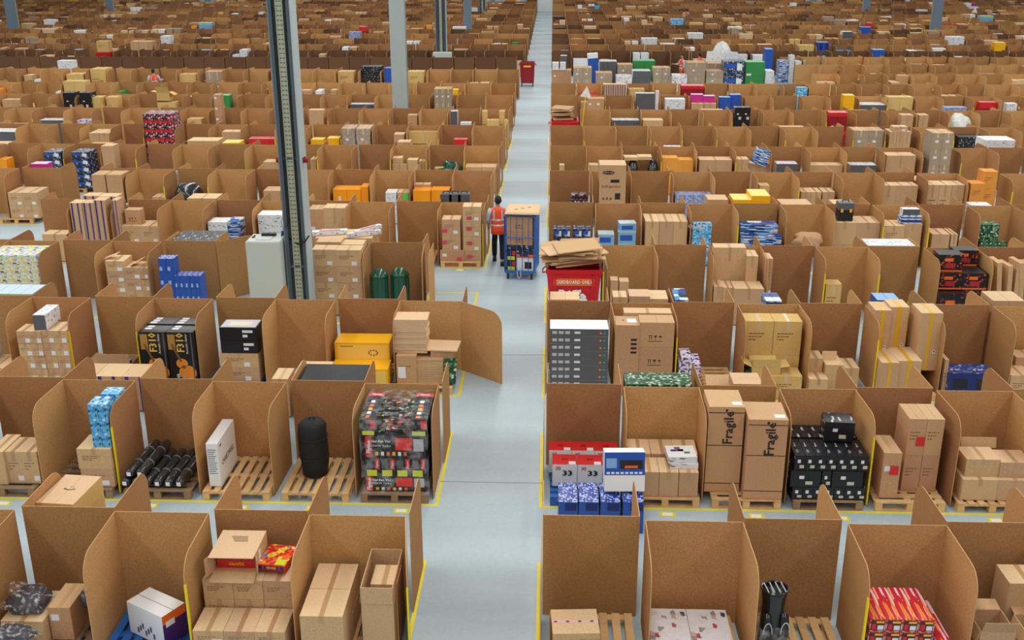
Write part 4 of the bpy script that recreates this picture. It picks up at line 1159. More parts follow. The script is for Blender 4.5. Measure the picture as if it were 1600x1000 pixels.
open_carton(X0 - .02, T1 + 1.62, .02, .5, .5, .62, 'open brown carton with one tall flap, between second and third row right', ang=(.2, .2, -.9, -.2), flap=.28)
I(1, 1.45, 1146, 1192, 600, .02, .5, 'ctl', 'pale brown carton by the open one')
I(2, -.72, 1156, 1245, 502, .02, .45, 'cty', 'tall yellowish carton with bands', 2, 1, 2)
X0, z = at(1156, 572, T2 - 1.1); 
open_carton(X0 + .3, T2 - .98, .02, .5, .36, z - .02, 'open yellowish carton with dark green contents, third row', ang=(.9, .4, .3, .1), flap=.17, m=CTY)
bag(X0 + .3, T2 - .98, z - .16, .4, .26, .1, 'dark green wrapped goods inside the open yellowish carton, third row', mat('dark_green_cloth', (40, 60, 44), .5, noise=.2, scale=20), 4)
I(2, -1.22, 1204, 1254, 588, .02, .45, 'cty', 'low wide yellowish carton')
I(2, -1.1, 1258, 1288, 590, .02, .35, 'ct', 'low brown carton by divider'); I(2, -.9, 1262, 1284, 562, .02, .4, 'ct', 'brown carton, left of three')
I(2, -.95, 1286, 1315, 570, .02, .5, 'ctl', 'brown carton with raised flap'); I(2, -.95, 1317, 1342, 575, .02, .5, 'ct', 'brown carton, right of three')
X0, z = at(1293, 560, T2 - .7); b = MB(); b.box(-.13, .13, -.004, .004, 0, .2); o = b.obj('loose_flap', CTL, None, (X0 + .02, T2 - .72, z - .05)); thing(o, 'upright pale carton flap among small cartons, third row right', 'cardboard')
I(2, -.75, 1354, 1384, 489, Z + .3, .5, 'ctyt', 'upper slim carton with yellow tape')
I(2, -.55, 1386, 1416, 481, Z + .3, .45, 'ctyt', 'upper rear carton with yellow tape')
I(2, -.85, 1421, 1465, 489, Z + .3, .55, 'ctyt', 'upper wide carton with yellow tape')
I(2, -1.15, 1362, 1446, 562, Z - .14, .7, 'ctyt', 'lower carton with yellow tape', 2); I(2, -1.05, 1448, 1469, 562, Z - .14, .6, 'ctm', 'lower slim carton beside yellow taped ones')
I(2, -1.14, 1466, 1539, 583, Z, .45, 'navy', 'navy printer box', 2, 1, 1)
I(2, -1.0, 1576, 1612, 585, .02, .5, 'ctm', 'brown carton with white label near edge'); I(2, -.6, 1590, 1630, 560, .02, .4, 'ct', 'brown carton at far right')

# ================================================================== FOURTH ROW, left
T3 = TN(3)
I(3, -.95, 484, 521, 390, .02, .4, 'ctm', 'stacked brown carton, left column', 1, 1, 4); I(3, -.95, 523, 563, 391, .02, .4, 'ctm', 'stacked brown carton, right column', 1, 1, 4)
I(3, -.5, 491, 530, 378, .02, .42, 'ct', 'rear brown carton behind left column'); I(3, -.5, 532, 567, 382, .02, .42, 'ctl', 'rear brown carton behind right column')
# long white boxes on top of the away stacks
I(3, .2, 500, 595, 372, .02, .8, 'ctl', 'large brown carton behind the back boards', 2)
for q, (a, e, y_, r_) in enumerate(((502, 548, 356, .25), (540, 585, 358, .32), (545, 590, 368, .6))):
    X0, z = at((a + e) / 2, y_, T3 + .45)
    o = put('white', X0, T3 + .5 + q * .05, at(540, 372, T3 + .2)[1] + .012 + (q == 2) * .0 + q * .002, .8, .17, .09, r_ + q * .15, uniq(f"long white box with red print, {('left', 'middle', 'right')[q]} of three on big cartons"))
    slab(o, 'red_print_band', 'top', .2, .1, .8, .6, mat('berry_print', (180, 50, 80), .4), (.8, .17, .09))
# green rounded bins
def composter(X, Y, r, h, label):
    o = empty('green_bin', (X, Y, .02))
    b = MB(); b.loft([(0, 0, 0, r * .92, r * .92), (0, 0, h * .15, r * .95, r * .95), (0, 0, h * .8, r, r), (0, 0, h * .82, r * 1.03, r * 1.03)], 24); b.obj('bin_body', DGREEN, o)
    b = MB(); b.loft([(0, 0, h * .82, r * 1.05, r * 1.05), (0, 0, h * .86, r * 1.02, r * 1.02), (0, 0, h * .93, r * .8, r * .8), (0, 0, h * .98, r * .45, r * .45), (0, 0, h, r * .12, r * .12)], 24); b.obj('domed_lid', DGREEN, o)
    for k in range(12):
        a = 2 * PI * k / 12; q = MB(); q.tube((r * .95 * math.cos(a), r * .95 * math.sin(a), .05), (r * 1.0 * math.cos(a), r * 1.0 * math.sin(a), h * .78), .012, 5); q.obj('body_rib', DGREEN, o)
    thing(o, uniq(label), 'bin')
X0, z = at(591, 425, T3 - .85); composter(X0, T3 - .78, .2, z + .04, 'dark green domed plastic bin, left of the pair, fourth row')
X0, z = at(623, 424, T3 - .85); composter(X0, T3 - .72, .2, z + .04, 'dark green domed plastic bin, right of the pair, fourth row')
lone_panel(at(664, 400, T3)[0], T3 - .0, .05, 'loose tall cardboard divider right of the green bins, fourth row', tape=False)
lone_panel(at(677, 400, T3)[0], T3 + .1, .0, 'outermost cardboard divider at the aisle end, fourth row left')
I(3, -.95, 246, 271, 404, .02, .3, 'bluep', 'tall blue printed box, left side', 2, 2, 4); I(3, -1.0, 272, 314, 431, .02, .36, 'bluep', 'blue printed box, right side', 5, 1, 3)
I(3, -.98, 164, 193, 408, .02, .5, 'ctm', 'small brown carton, left column', 1, 1, 5); I(3, -1.0, 195, 220, 418, .02, .5, 'ctm', 'small brown carton, middle column', 1, 1, 4); I(3, -1.0, 221, 233, 420, .02, .4, 'ctm', 'small brown carton, right column', 1, 1, 4)
for (px_, py_, T_, a_) in ((175, 399, T3 - .75, .35), (215, 408, T3 - .8, .5)):
    X0, z = at(px_, py_, T_); b = MB(); b.box(-.16, .16, -.12, .12, -.003, .003); o = b.obj('open_flap', CTL, None, (X0, T_, z)); o.rotation_euler = (0, -a_, 0); thing(o, f"raised pale flap on top of the small cartons, {'left' if px_ < 200 else 'right'} one, fourth row", 'cardboard')
I(3, -1.15, 14, 63, 399, .02, .8, 'wb', 'white blue and orange printed box', 2, 1, 7, dec=False); I(3, -1.15, -36, 13, 399, .02, .8, 'wb', 'white blue orange box at edge', 2, 1, 7, dec=False)
I(2, .2, -20, 56, 459, .02, .6, 'lbl', 'pale blue topped flat box', 4)
# ---- fourth row right
I(3, -1.0, 954, 966, 438, .02, .3, 'ctl', 'small pale carton, left of two'); I(3, -1.0, 968, 983, 440, .02, .3, 'ctl', 'small pale carton, right of two')
I(2, .3, 958, 980, 464, .02, .4, 'ct', 'brown carton behind third row'); I(2, .3, 985, 1018, 463, .02, .45, 'ctl', 'flat brown carton behind third row'); I(2, .35, 1017, 1046, 467, .02, .55, 'ctl', 'wide flat carton behind third row')
I(2, .2, 1050, 1071, 468, .02, .7, 'bw', 'blue and white box behind third row'); I(3, -.8, 1106, 1157, 391, .5, .35, 'ct', 'large brown carton lying high')
I(3, -1.05, 1106, 1125, 447, .02, .5, 'ct', 'low brown carton, first'); I(3, -1.05, 1127, 1144, 448, .02, .5, 'ct', 'low brown carton, second'); I(3, -1.08, 1146, 1194, 446, .02, .55, 'ct', 'low wide brown carton, third')
I(3, -.85, 1160, 1178, 402, .52, .5, 'ct', 'upright slim carton, left'); I(3, -.9, 1180, 1197, 404, .52, .45, 'ctm', 'upright slim carton, right')
I(3, -1.0, 1284, 1309, 444, .02, .35, 'cty', 'lone upright pale carton'); I(2, .3, 1197, 1222, 470, .02, .5, 'bw', 'blue white box behind third row, right', 2); I(2, .4, 1371, 1407, 469, .02, .45, 'blueb', 'flat blue box behind third row', 2)
I(3, -1.1, 1463, 1505, 457, .02, .3, 'bo', 'black orange tool box, front', 1, 1, 1)
I(3, -.95, 1466, 1550, 427, .02, .6, 'bo', 'black orange tool box', 2, 1, 3, dec=True); _, z = at(1500, 427, T3 - .95)
I(3, -.85, 1468, 1507, 398, z, .4, 'bo', 'black orange tool box on top, nearer'); I(3, -.4, 1492, 1530, 391, z, .35, 'bo', 'black orange tool box on top, further')
for q in range(6):
    X0, z = at(1558 + q * 11, 405 + (q % 3) * 5, T3 - .6)
    b = MB(); b.box(-.05, .05, -.25, .25, 0, z - .02); o = b.obj('folded_carton', CT, None, (X0 + .12, T3 - .6, .02)); o.rotation_euler = (0, -.12 + .04 * (q % 3), .1 * (q % 2)); thing(o, uniq(f'upright flattened carton leaning in a bunch, {ORDI[q]} from left, fourth row right'), 'cardboard', 'upright flattened cartons')
I(2, .4, 1552, 1602, 470, .02, .6, 'ctl', 'wide flat carton with red arrow', 2); I(3, .25, 1352, 1430, 384, .02, .6, 'gry', 'pale wrapped flat box behind', 2)

# ================================================================== FIFTH ROW
T4 = TN(4)
I(4, -1.08, 690, 719, 343, .02, .45, 'ctm', 'brown carton with pink label, left column', 1, 1, 3); I(4, -1.08, 728, 757, 323, .02, .45, 'ctm', 'brown carton with pink label, right column', 1, 1, 4)
I(4, -1.12, 687, 725, 391, .02, .05, 'ctr', 'low front carton')
for q, (px_, py_) in enumerate(((695, 361), (694, 379), (733, 341), (733, 358), (734, 381), (718, 404), (734, 401))):
    X0, z = at(px_, py_, T4 - 1.1); b = MB(); b.box(-.06, .06, -.003, .002, -.04, .04); o = b.obj('pink_label', mat('pink_label_print', (214, 60, 100), .4), None, (X0, T4 - 1.14 if q == 5 else T4 - 1.086, z)); thing(o, uniq(f'pink and white label on the aisle end cartons, {ORDI[q]} one counted column by column'), 'label')
pal(4, 'L', 0, along='x'); pal(4, 'L', 1, along='x')
I(4, -.7, 485, 509, 327, .02, .5, 'ctr', 'brown carton beside column, left'); I(4, -.7, 511, 545, 325, .02, .5, 'ct', 'brown carton beside column, right')
I(4, -.85, 402, 444, 336, .02, .5, 'white', 'white topped carton behind cabinet')
I(4, -.9, 321, 337, 347, .02, .5, 'white', 'white upright box, first'); I(4, -.9, 338, 353, 347, .02, .5, 'white', 'white upright box, second'); I(4, -.92, 355, 374, 346, .02, .5, 'bw', 'blue and white upright box')
I(3, .3, 262, 340, 376, .02, .9, 'hp', 'black glossy box', 4); I(4, -.9, 183, 244, 353, .02, .6, 'ctm', 'wide brown carton', 2, 1, 2)
_, z = at(210, 353, T4 - .9); I(4, -.75, 194, 218, 328, z, .3, 'ctf', 'small brown carton on top')
for q, (a, e, y_, t_) in enumerate(((108, 127, 317, -.95), (128, 146, 317, -.95), (145, 163, 313, -.93), (164, 184, 313, -.93), (136, 160, 306, -.5), (163, 193, 307, -.5))):
    I(4, t_, a, e, y_, .02, .4, 'stripe', f'tall carton with violet stripes, {ORDI[q]}')
I(4, -1.0, 66, 105, 366, .02, .45, 'ct', 'low brown carton by dark divider')
# fifth row right
I(4, -.95, 865, 892, 358, .02, .4, 'db', 'dark blue bottle box, left pair', 2, 1, 3); I(4, -.95, 896, 924, 358, .02, .4, 'db', 'dark blue bottle box, right pair', 2, 1, 3)
I(4, -.95, 930, 956, 366, .02, .4, 'lbl', 'pale blue box, left pile', 1, 1, 3); I(4, -.95, 966, 994, 362, .02, .4, 'lbl', 'pale blue box, right pile', 1, 1, 3); _, z = at(975, 362, T4 - .95); I(4, -.9, 967, 994, 349, z, .35, 'lbl', 'pale blue box on top, tilted', rz=.1)
I(4, -.95, 1002, 1074, 346, .02, .8, 'ct', 'tall brown carton', 3, 1, 2); I(4, -.9, 1076, 1106, 349, .02, .2, 'cyan', 'upright cyan advert box')
X0, z = at(1091, 354, T4 - .905); b = MB(); o = text(None, 'OLiX21', .16, WHITE, (X0, T4 - .915, z), (PI / 2, 0, 0), bold=.003); thing(o, 'white lettering on the upright cyan box, fifth row', 'lettering')
I(4, -.95, 1155, 1214, 352, .02, .45, 'bw', 'blue and white flat box, rear pile', 1, 1, 7); I(4, -1.12, 1158, 1222, 368, .02, .16, 'bw', 'blue and white flat box, front pile', 1, 1, 4)
bag(at(1262, 378, T4 - .95)[0], T4 - .95, .6, .7, .4, .3, 'crumpled brown wrapping paper heap in an otherwise empty stall, fifth row', CT, 12, name='paper_heap', cat='paper', amp=.5)
I(4, -.85, 1298, 1336, 348, .02, .7, 'ct', 'brown carton left of toolbox pair', 1, 1, 2); I(4, -.85, 1338, 1376, 348, .02, .7, 'ct', 'brown carton right of toolbox pair', 1, 1, 2)
def toolbox(X, Y, Z, w, d, h, label):
    o = empty('tool_box', (X, Y, Z))
    b = MB(); b.box(-w / 2, w / 2, -d / 2, d / 2, 0, h * .6); b.obj('lower_bin', BLACK, o)
    b = MB(); b.box(-w / 2 - .01, w / 2 + .01, -d / 2 - .01, d / 2 + .01, h * .62, h); b.obj('upper_lid', GREYP, o)
    for sx in (-1, 1): b = MB(); b.box(sx * w * .3 - .03, sx * w * .3 + .03, -d / 2 - .02, -d / 2 - .01, h * .5, h * .68); b.obj('latch', YBOX, o)
    b = MB(); b.path([(-.08, 0, h), (-.08, 0, h + .05), (.08, 0, h + .05), (.08, 0, h)], .012); b.obj('carry_handle', BLACK, o)
    thing(o, uniq(label), 'tool box')
_, zt = at(1320, 348, T4 - .85)
X0, z = at(1320, 335, T4 - .6); toolbox(X0, T4 - .55, zt, .36, .3, .46, 'black tool box with yellow latches on brown cartons, fifth row')
I(4, -.95, 1376, 1410, 354, .02, .6, 'ctm', 'brown carton left of white stack', 1, 1, 2); I(4, -.85, 1412, 1441, 350, .02, .5, 'ct', 'brown carton under white stack', 1, 1, 2)
_, z = at(1425, 350, T4 - .85)
I(4, -.8, 1409, 1441, 337, z, .3, 'bw', 'small white blue box, lower', 3, 1, 1); _, z2 = at(1425, 337, T4 - .8); I(4, -.75, 1411, 1438, 327, z2, .25, 'gry', 'small white blue box, upper', 2, 1, 1)
I(4, -.9, 1457, 1485, 366, .02, .6, 'ct', 'brown carton, left of two'); I(4, -.9, 1487, 1497, 366, .02, .6, 'ctm', 'slim brown carton, right of two')
I(4, -.9, 1530, 1561, 351, .02, .4, 'grn', 'dark green leafy box, upper'); I(4, -1.05, 1532, 1573, 378, .02, .14, 'grn', 'dark green leafy box, front', 3)

# ================================================================== SIXTH ROW
T5 = TN(5)
I(5, -.9, 520, 563, 296, .02, .55, 'orange', 'bright orange carton', 2, 1, 2); I(5, -.85, 565, 577, 292, .02, .5, 'orange', 'bright orange carton with dark opening')
I(5, -.9, 602, 619, 301, .02, .5, 'white', 'white carton beside green one'); I(5, -.9, 621, 639, 301, .02, .5, 'ct', 'brown carton with green label'); b = MB(); X0, z = at(634, 307, T5 - .905); b.box(-.07, .07, -.004, .002, -.1, .1); o = b.obj('green_label', mat('bright_green_label', (90, 220, 80), .5), None, (X0, T5 - .904, z)); thing(o, 'bright green label on a brown carton, sixth row', 'label')
I(5, -.9, 645, 672, 297, .02, .5, 'orange', 'bright orange carton, left pair'); I(5, -.9, 674, 703, 297, .02, .5, 'orange', 'bright orange carton, right pair'); I(5, -.55, 648, 672, 289, .02, .3, 'ct', 'brown carton above orange ones')
_, z = at(540, 296, T5 - .9)
for q in range(3):
    X0, zz = at(697 + q * 14, 309, T4 + .4); toolbox(X0, T4 + .5, .75, .28, .3, zz - .75 + .1, f'small black case in the line of three behind fifth row, {ORDI[q]} from left')
    put('ct', X0, T4 + .5, .02, .3, .4, .72, 0, uniq(f'brown carton under small black case, {ORDI[q]} from left, behind fifth row'))
I(5, -.8, 411, 438, 298, .02, .6, 'ctl', 'pale carton beside column')
bag(at(294, 300, T5 - .8)[0], T5 - .75, .02, .9, .7, 1.15, 'goods under shiny black plastic sheet, sixth row left', mat('shiny_black_film', (36, 38, 42), .15, noise=.5, scale=8, bump=.6, coat=.8), 21, amp=.15)
I(5, -.8, 241, 266, 308, .02, .5, 'ct', 'low brown carton at left of plastic'); I(4, .3, 300, 346, 310, .02, .6, 'ct', 'large carton behind fifth row')
I(5, -1.05, 142, 163, 273, .02, .6, 'ctf', 'tall brown carton, left of pair'); I(5, -1.05, 165, 190, 273, .02, .6, 'ctf', 'tall brown carton, right of pair')
I(5, -1.1, 2, 47, 301, .15, .8, 'ctm', 'large brown carton on pallet', 2, 1, 2); pallet(at(25, 345, T5 - 1.2)[0], T5 - 1.2, along='x', desc='pallet under large cartons')
# right
I(5, -.85, 896, 922, 304, .02, .35, 'dark', 'dark bottle crate', 2, 1, 2)
def deco_sam(o, D, k):
    b = MB(); nn = 18; b.add([(-D[0] * .16 + .17 * math.cos(2 * PI * q / nn), -D[1] / 2 - .003, D[2] * .88 + .055 * math.sin(2 * PI * q / nn)) for q in range(nn)], [tuple(range(nn))]); b.obj('dark_oval', INK, o)
    textf(o, 'SAMSUNG', .06, CTL, D, .34, .88); slab(o, 'dark_model_plate', 'front', .42, .72, .75, .77, INK, D); textf(o, 'Refrigerator', .11, INKB, D, .45, .66)
    for q in range(3): slab(o, 'handling_mark', 'front', .12 + q * .14, .44, .2 + q * .14, .48, INKB, D)
    slab(o, 'energy_emblem', 'front', .6, .45, .8, .55, INK, D)
style('sam', 'tall_carton', [CT, CTL, CT], 0, deco_sam)
I(5, -1.1, 937, 979, 258, .02, .75, 'sam', 'tall refrigerator carton with dark oval')
I(5, -.9, 1051, 1110, 305, .02, .5, 'lb', 'pale blue and lilac box', 4, 1, 2)
I(4, .3, 1118, 1150, 312, .02, .6, 'ctl', 'pale flat carton behind fifth row'); I(4, .3, 1143, 1172, 312, .02, .7, 'yel', 'yellow green flat box, left, behind fifth row'); I(4, .35, 1174, 1204, 306, .02, .8, 'yel', 'yellow green flat box, right, behind fifth row', 2); I(5, -.7, 1187, 1203, 290, .02, .4, 'cty', 'small yellow carton')
I(5, -.8, 1252, 1284, 300, .02, .6, 'ct', 'brown carton', 2); I(5, -.8, 1286, 1305, 300, .02, .6, 'ct', 'brown carton by divider'); I(5, -.7, 1378, 1399, 290, .02, .5, 'ct', 'tall brown carton, first'); I(5, -.7, 1400, 1435, 290, .02, .5, 'ct', 'tall brown carton, second', 2)
I(5, -.85, 1446, 1511, 289, .02, .6, 'ctm', 'brown carton under sheet', 3); I(5, -1.0, 1514, 1537, 287, .15, .5, 'cto', 'orange brown crate, left', 1, 1, 2); I(5, -.75, 1537, 1560, 268, .15, .45, 'cto', 'orange brown crate, right', 1, 1, 3); pallet(at(1538, 312, T5 - 1.05)[0], T5 - 1.05, along='x', desc='pallet under orange crates')
# ================================================================== SEVENTH ROW
T6 = TN(6)
I(6, -.8, 724, 779, 261, .02, .6, 'ctl', 'wide pale carton at aisle end', 2); bag(at(705, 262, T6 - .8)[0], T6 - .75, .5, .7, .4, .5, 'dark green wrapped chair lying in a stall, seventh row', DGREEN, 31, name='green_bundle', amp=.5); I(6, -.75, 678, 715, 264, .02, .3, 'ct', 'low carton under green bundle')
I(6, -.8, 613, 628, 247, .02, .4, 'ctl', 'small pale carton, left'); I(6, -.85, 636, 652, 250, .02, .4, 'ctl', 'small pale carton, middle'); I(6, -.9, 611, 634, 256, .02, .06, 'ct', 'low brown carton, left'); I(6, -.7, 655, 665, 252, .02, .4, 'ct', 'small carton, right')
I(6, -.8, 411, 437, 253, .02, .5, 'ctl', 'pale carton left of column'); I(6, -.8, 485, 494, 249, .02, .5, 'ct', 'carton right of column'); I(6, -1.15, 83, 109, 238, .15, .7, 'db', 'dark blue boxed goods, left pile', 1, 1, 5); I(6, -1.15, 111, 137, 238, .15, .7, 'db', 'dark blue boxed goods, right pile', 1, 1, 5); pallet(at(110, 290, TN(6) - 1.2)[0], TN(6) - 1.2, along='x', desc='pallet under dark blue goods')
I(6, -1.0, 153, 172, 228, .02, .5, 'ctl', 'tall pale carton leaning'); I(7, -1.1, 156, 187, 208, .02, .9, 'ct', 'brown carton', 2, 1, 3); I(7, -1.25, 186, 206, 229, .02, .4, 'ctr', 'lone brown carton')
I(7, -.9, 0, 50, 206, .02, .8, 'gry', 'pale grey wrapped slab stack', 1, 1, 3); I(6, -.9, -6, 8, 249, .02, .5, 'orange', 'orange carton at left edge'); I(5, .5, 40, 66, 256, .02, .4, 'mgt', 'magenta flat box')
I(6, -.9, 874, 882, 258, .02, .3, 'ctl', 'small pale box'); I(6, -.9, 920, 935, 258, .02, .4, 'ctl', 'pale carton beside refrigerator carton')
ib_ = stall_of(at(1003, 252, T6 - .75)[0])[1]
for q in range(2):
    xb_ = XR + ib_ * W + .33 + q * .5
    bag(xb_, T6 - .6, .02, .4, .5, 1.08, f"black plastic wrapped load with cream top, {('left', 'right')[q]} one, seventh row", mat('shiny_black_film', (36, 38, 42), .15), 40 + q, amp=.06)
    put('ctl', xb_, T6 - .6, 1.08, .44, .44, .1, 0, uniq(f"cream lid on the black load, {('left', 'right')[q]}, seventh row"))
I(6, -.9, 1032, 1057, 247, .02, .5, 'cto', 'orange brown carton, left'); I(6, -.9, 1059, 1083, 250, .02, .5, 'cto', 'orange brown carton, right'); I(6, -.9, 1089, 1142, 250, .02, .6, 'ct', 'wide brown carton'); I(6, -.85, 1147, 1172, 249, .02, .5, 'ct', 'brown carton with open lid')
X0, z = at(1195, 243, T6 - .9); o = put('bw', X0, T6 - .8, z - .25, .5, .2, .5, .3, uniq('white and blue oval printed box tilted on carton, seventh row'), tilt=(0, .35)); put('ct', X0 + .05, T6 - .75, .02, .9, .5, z - .3, 0, uniq('wide open brown carton under the tilted blue box, seventh row'))
I(6, -.8, 1207, 1240, 256, .02, .5, 'gry', 'pale packed slab, left'); I(6, -.8, 1240, 1300, 258, .02, .5, 'ctl', 'low pale carton', 2); I(6, -.8, 1329, 1370, 258, .02, .5, 'gry', 'white box'); I(6, -.9, 1385, 1431, 243, .02, .6, 'ct', 'large brown carton'); 
I(6, -1.0, 1458, 1491, 208, .02, .8, 'ctg', 'wrapped brown carton', 2, 1, 4); I(7, -.8, 1512, 1552, 214, .02, .6, 'blk', 'black speckled load'); I(6, .6, 1552, 1600, 219, .02, .8, 'white', 'white boarded pallet load')
# ================================================================== EIGHTH TO ELEVENTH ROWS: landmarks
I(7, -.9, 1330, 1388, 204, .02, .8, 'ctg', 'big carton with white straps', 2, 1, 2); I(7, -.9, 1391, 1424, 206, .02, .7, 'ct', 'upright brown carton', 3, 1, 1); _, z = at(1400, 206, T6 + P - .9); I(7, -.85, 1396, 1419, 198, z, .4, 'ctm', 'brown carton balanced on top')
I(7, -1.0, 533, 554, 201, .02, .9, 'ctg', 'film wrapped grey load, left half', 1, 1, 2); I(7, -1.0, 556, 578, 201, .02, .9, 'ctg', 'film wrapped grey load, right half', 1, 1, 2); _, zz = at(556, 201, TN(7) - 1.02); sd_, ii_ = stall_of(at(556, 201, TN(7) - 1.0)[0]); wrap(XL - (ii_ + 1) * W + .08, XL - ii_ * W - .08, TN(7) - 1.03, TN(7) - .03, .1, zz + .03, 'shiny clear film over a tall grey load, eighth row left', .008)
I(7, -.8, 485, 505, 218, .02, .5, 'yel', 'yellow box, left'); I(7, -.8, 511, 530, 216, .02, .5, 'yel', 'yellow box, right'); I(7, -.9, 616, 632, 210, .02, .5, 'ctl', 'tall pale carton'); I(6, .5, 618, 638, 222, .02, .5, 'ctl', 'pale carton by tall one', 2); I(7, -.8, 709, 730, 218, .02, .4, 'redb', 'red fronted box')
I(7, -.6, 638, 684, 205, .02, .1, 'cty', 'pale yellow board leaning'); I(7, -.9, 346, 375, 206, .02, .5, 'ctm', 'brown carton with white label'); I(6, .4, 290, 340, 220, .02, .7, 'ctl', 'pale flat carton', 2); I(6, .4, 345, 372, 223, .02, .6, 'yel', 'yellow flat box', 2); I(7, -.8, 388, 428, 217, .02, .5, 'redb', 'red and white pack', 5)
I(7, -1.1, 220, 272, 178, .02, .9, 'rk', 'red and black can pack', 3, 1, 6); I(8, -.8, 82, 122, 188, .02, .6, 'gry', 'white flat box'); I(8, -.8, 133, 158, 188, .02, .5, 'pur', 'purple dark box')
I(9, -.9, 99, 117, 145, .02, .6, 'hp', 'black speckled box, left half', 1, 1, 2); I(9, -.9, 123, 141, 145, .02, .6, 'hp', 'black speckled box, right half', 1, 1, 2); I(9, -.8, 143, 158, 152, .02, .6, 'cty', 'pale yellow carton beside black box'); I(9, -.8, 165, 182, 152, .02, .6, 'cty', 'pale yellow carton in its own stall'); I(9, -.8, 20, 52, 156, .02, .5, 'ctr', 'reddish carton'); I(9, -1.1, 234, 262, 160, .02, .5, 'cty', 'pale carton under open box'); X0, z = at(249, 158, TN(9) - 1.0); open_carton(X0, TN(9) - .8, z + .02, .55, .45, .35, 'open pale carton spilling goods, tenth row left', ang=(.75, -.5, .1, -.3), flap=.25, m=CTY)
I(10, -.9, 78, 115, 127, .02, .6, 'cty', 'pale tan carton', 2); I(9, -1.0, 338, 358, 149, .02, .5, 'grnb', 'white and green box', 2, 1, 2); I(8, -1.1, 333, 344, 148, .02, .4, 'ctr', 'reddish carton in tall pile', 1, 1, 5); I(8, -.8, 292, 314, 186, .02, .5, 'cty', 'small yellow carton', 3); 
I(8, -.8, 482, 505, 172, .02, .4, 'ctl', 'white topped carton stack', 1, 1, 2); I(9, -.8, 556, 598, 163, .02, .5, 'gry', 'flat white pack', 2); I(9, -1.0, 678, 705, 139, .02, .8, 'ctg', 'carton strapped under film', 3, 1, 3); I(10, -.9, 706, 716, 140, .02, .4, 'yel', 'bright yellow box'); I(8, -.9, 760, 768, 174, .02, .4, 'cty', 'small yellow carton, first'); I(8, -.9, 778, 787, 174, .02, .4, 'cty', 'small yellow carton, second'); I(8, -1.1, 769, 799, 188, .02, .4, 'cty', 'low yellow carton', 3)
I(8, -.9, 638, 653, 180, .02, .4, 'ctr', 'brown carton'); I(8, -.9, 701, 712, 174, .02, .4, 'gry', 'tall pale box'); I(8, -.8, 719, 736, 192, .02, .4, 'white', 'small white box')
I(8, -.85, 956, 999, 188, .02, .6, 'gry', 'pale blue white pack', 4); I(8, -.9, 1004, 1036, 188, .02, .6, 'ctl', 'pale carton with dark code'); I(9, -.85, 908, 919, 160, .02, .5, 'ctr', 'slim reddish carton'); I(9, -.85, 920, 946, 154, .02, .5, 'ctr', 'reddish brown carton', 2, 1, 2); I(9, -.9, 992, 1022, 146, .02, .4, 'gry', 'large grey fridge box'); I(9, -.9, 1025, 1030, 142, .02, .2, 'white', 'slim white upright box'); I(9, -.9, 1040, 1071, 155, .02, .5, 'white', 'white box with blue mark')
I(9, -.9, 1078, 1097, 148, .4, .4, 'mgt', 'magenta box, left', 1, 1, 2); I(9, -.9, 1099, 1117, 150, .4, .4, 'mgt', 'magenta box, right', 1, 1, 3); I(9, -1.0, 1079, 1117, 161, .02, .3, 'ct', 'brown carton below magenta', 2); I(9, -.8, 1120, 1138, 152, .02, .4, 'blueb', 'blue box, left'); I(9, -.6, 1141, 1158, 148, .02, .4, 'blueb', 'blue box, right')
I(8, -1.1, 1146, 1159, 168, .02, .4, 'hp', 'black box in tall pile, left', 1, 1, 3); I(8, -1.1, 1160, 1172, 168, .02, .4, 'hp', 'black box in tall pile, right', 1, 1, 3); I(10, -.8, 942, 978, 132, .02, .5, 'stripe', 'carton with violet stripes', 5); I(10, -.8, 981, 1005, 139, .02, .5, 'cty', 'yellowish carton', 2); I(10, -1.0, 1063, 1102, 134, .02, .6, 'redb', 'bright red box', 4, 1, 2)
I(7, .4, 1137, 1196, 225, .02, .5, 'bw', 'long blue and white box', 2); I(8, -1.0, 1296, 1325, 176, .02, .5, 'redb', 'red and white box', 2, 1, 2); I(9, -1.0, 1355, 1400, 164, .02, .9, 'gry', 'white and grey wrapped box', 2, 1, 4); I(9, -1.1, 1319, 1336, 149, .02, .5, 'yel', 'yellow and white pack', 1, 1, 4); I(10, -1.0, 1246, 1262, 137, .02, .4, 'cyan', 'light blue box'); I(8, -.9, 1409, 1428, 180, .02, .5, 'ct', 'tall brown carton, left'); I(8, -.9, 1430, 1445, 180, .02, .5, 'ct', 'tall brown carton, right')
I(9, -.8, 1398, 1445, 152, .02, .6, 'cty', 'large pale carton', 2); I(9, -.7, 1545, 1572, 160, .02, .4, 'redb', 'red white box', 2); I(9, -.7, 1574, 1590, 162, .02, .4, 'white', 'white box'); bag(XR + (stall_of(at(1524, 182, TN(8) - .8)[0])[1] + .5) * W, TN(8) - .55, .02, .9, .75, 1.25, 'heap of white plastic bags in a stall, ninth row right', mat('white_plastic', (214, 220, 214), .3, noise=.15, scale=6), 51)
I(8, .3, 1496, 1530, 168, .02, .4, 'lb', 'lilac strip box')

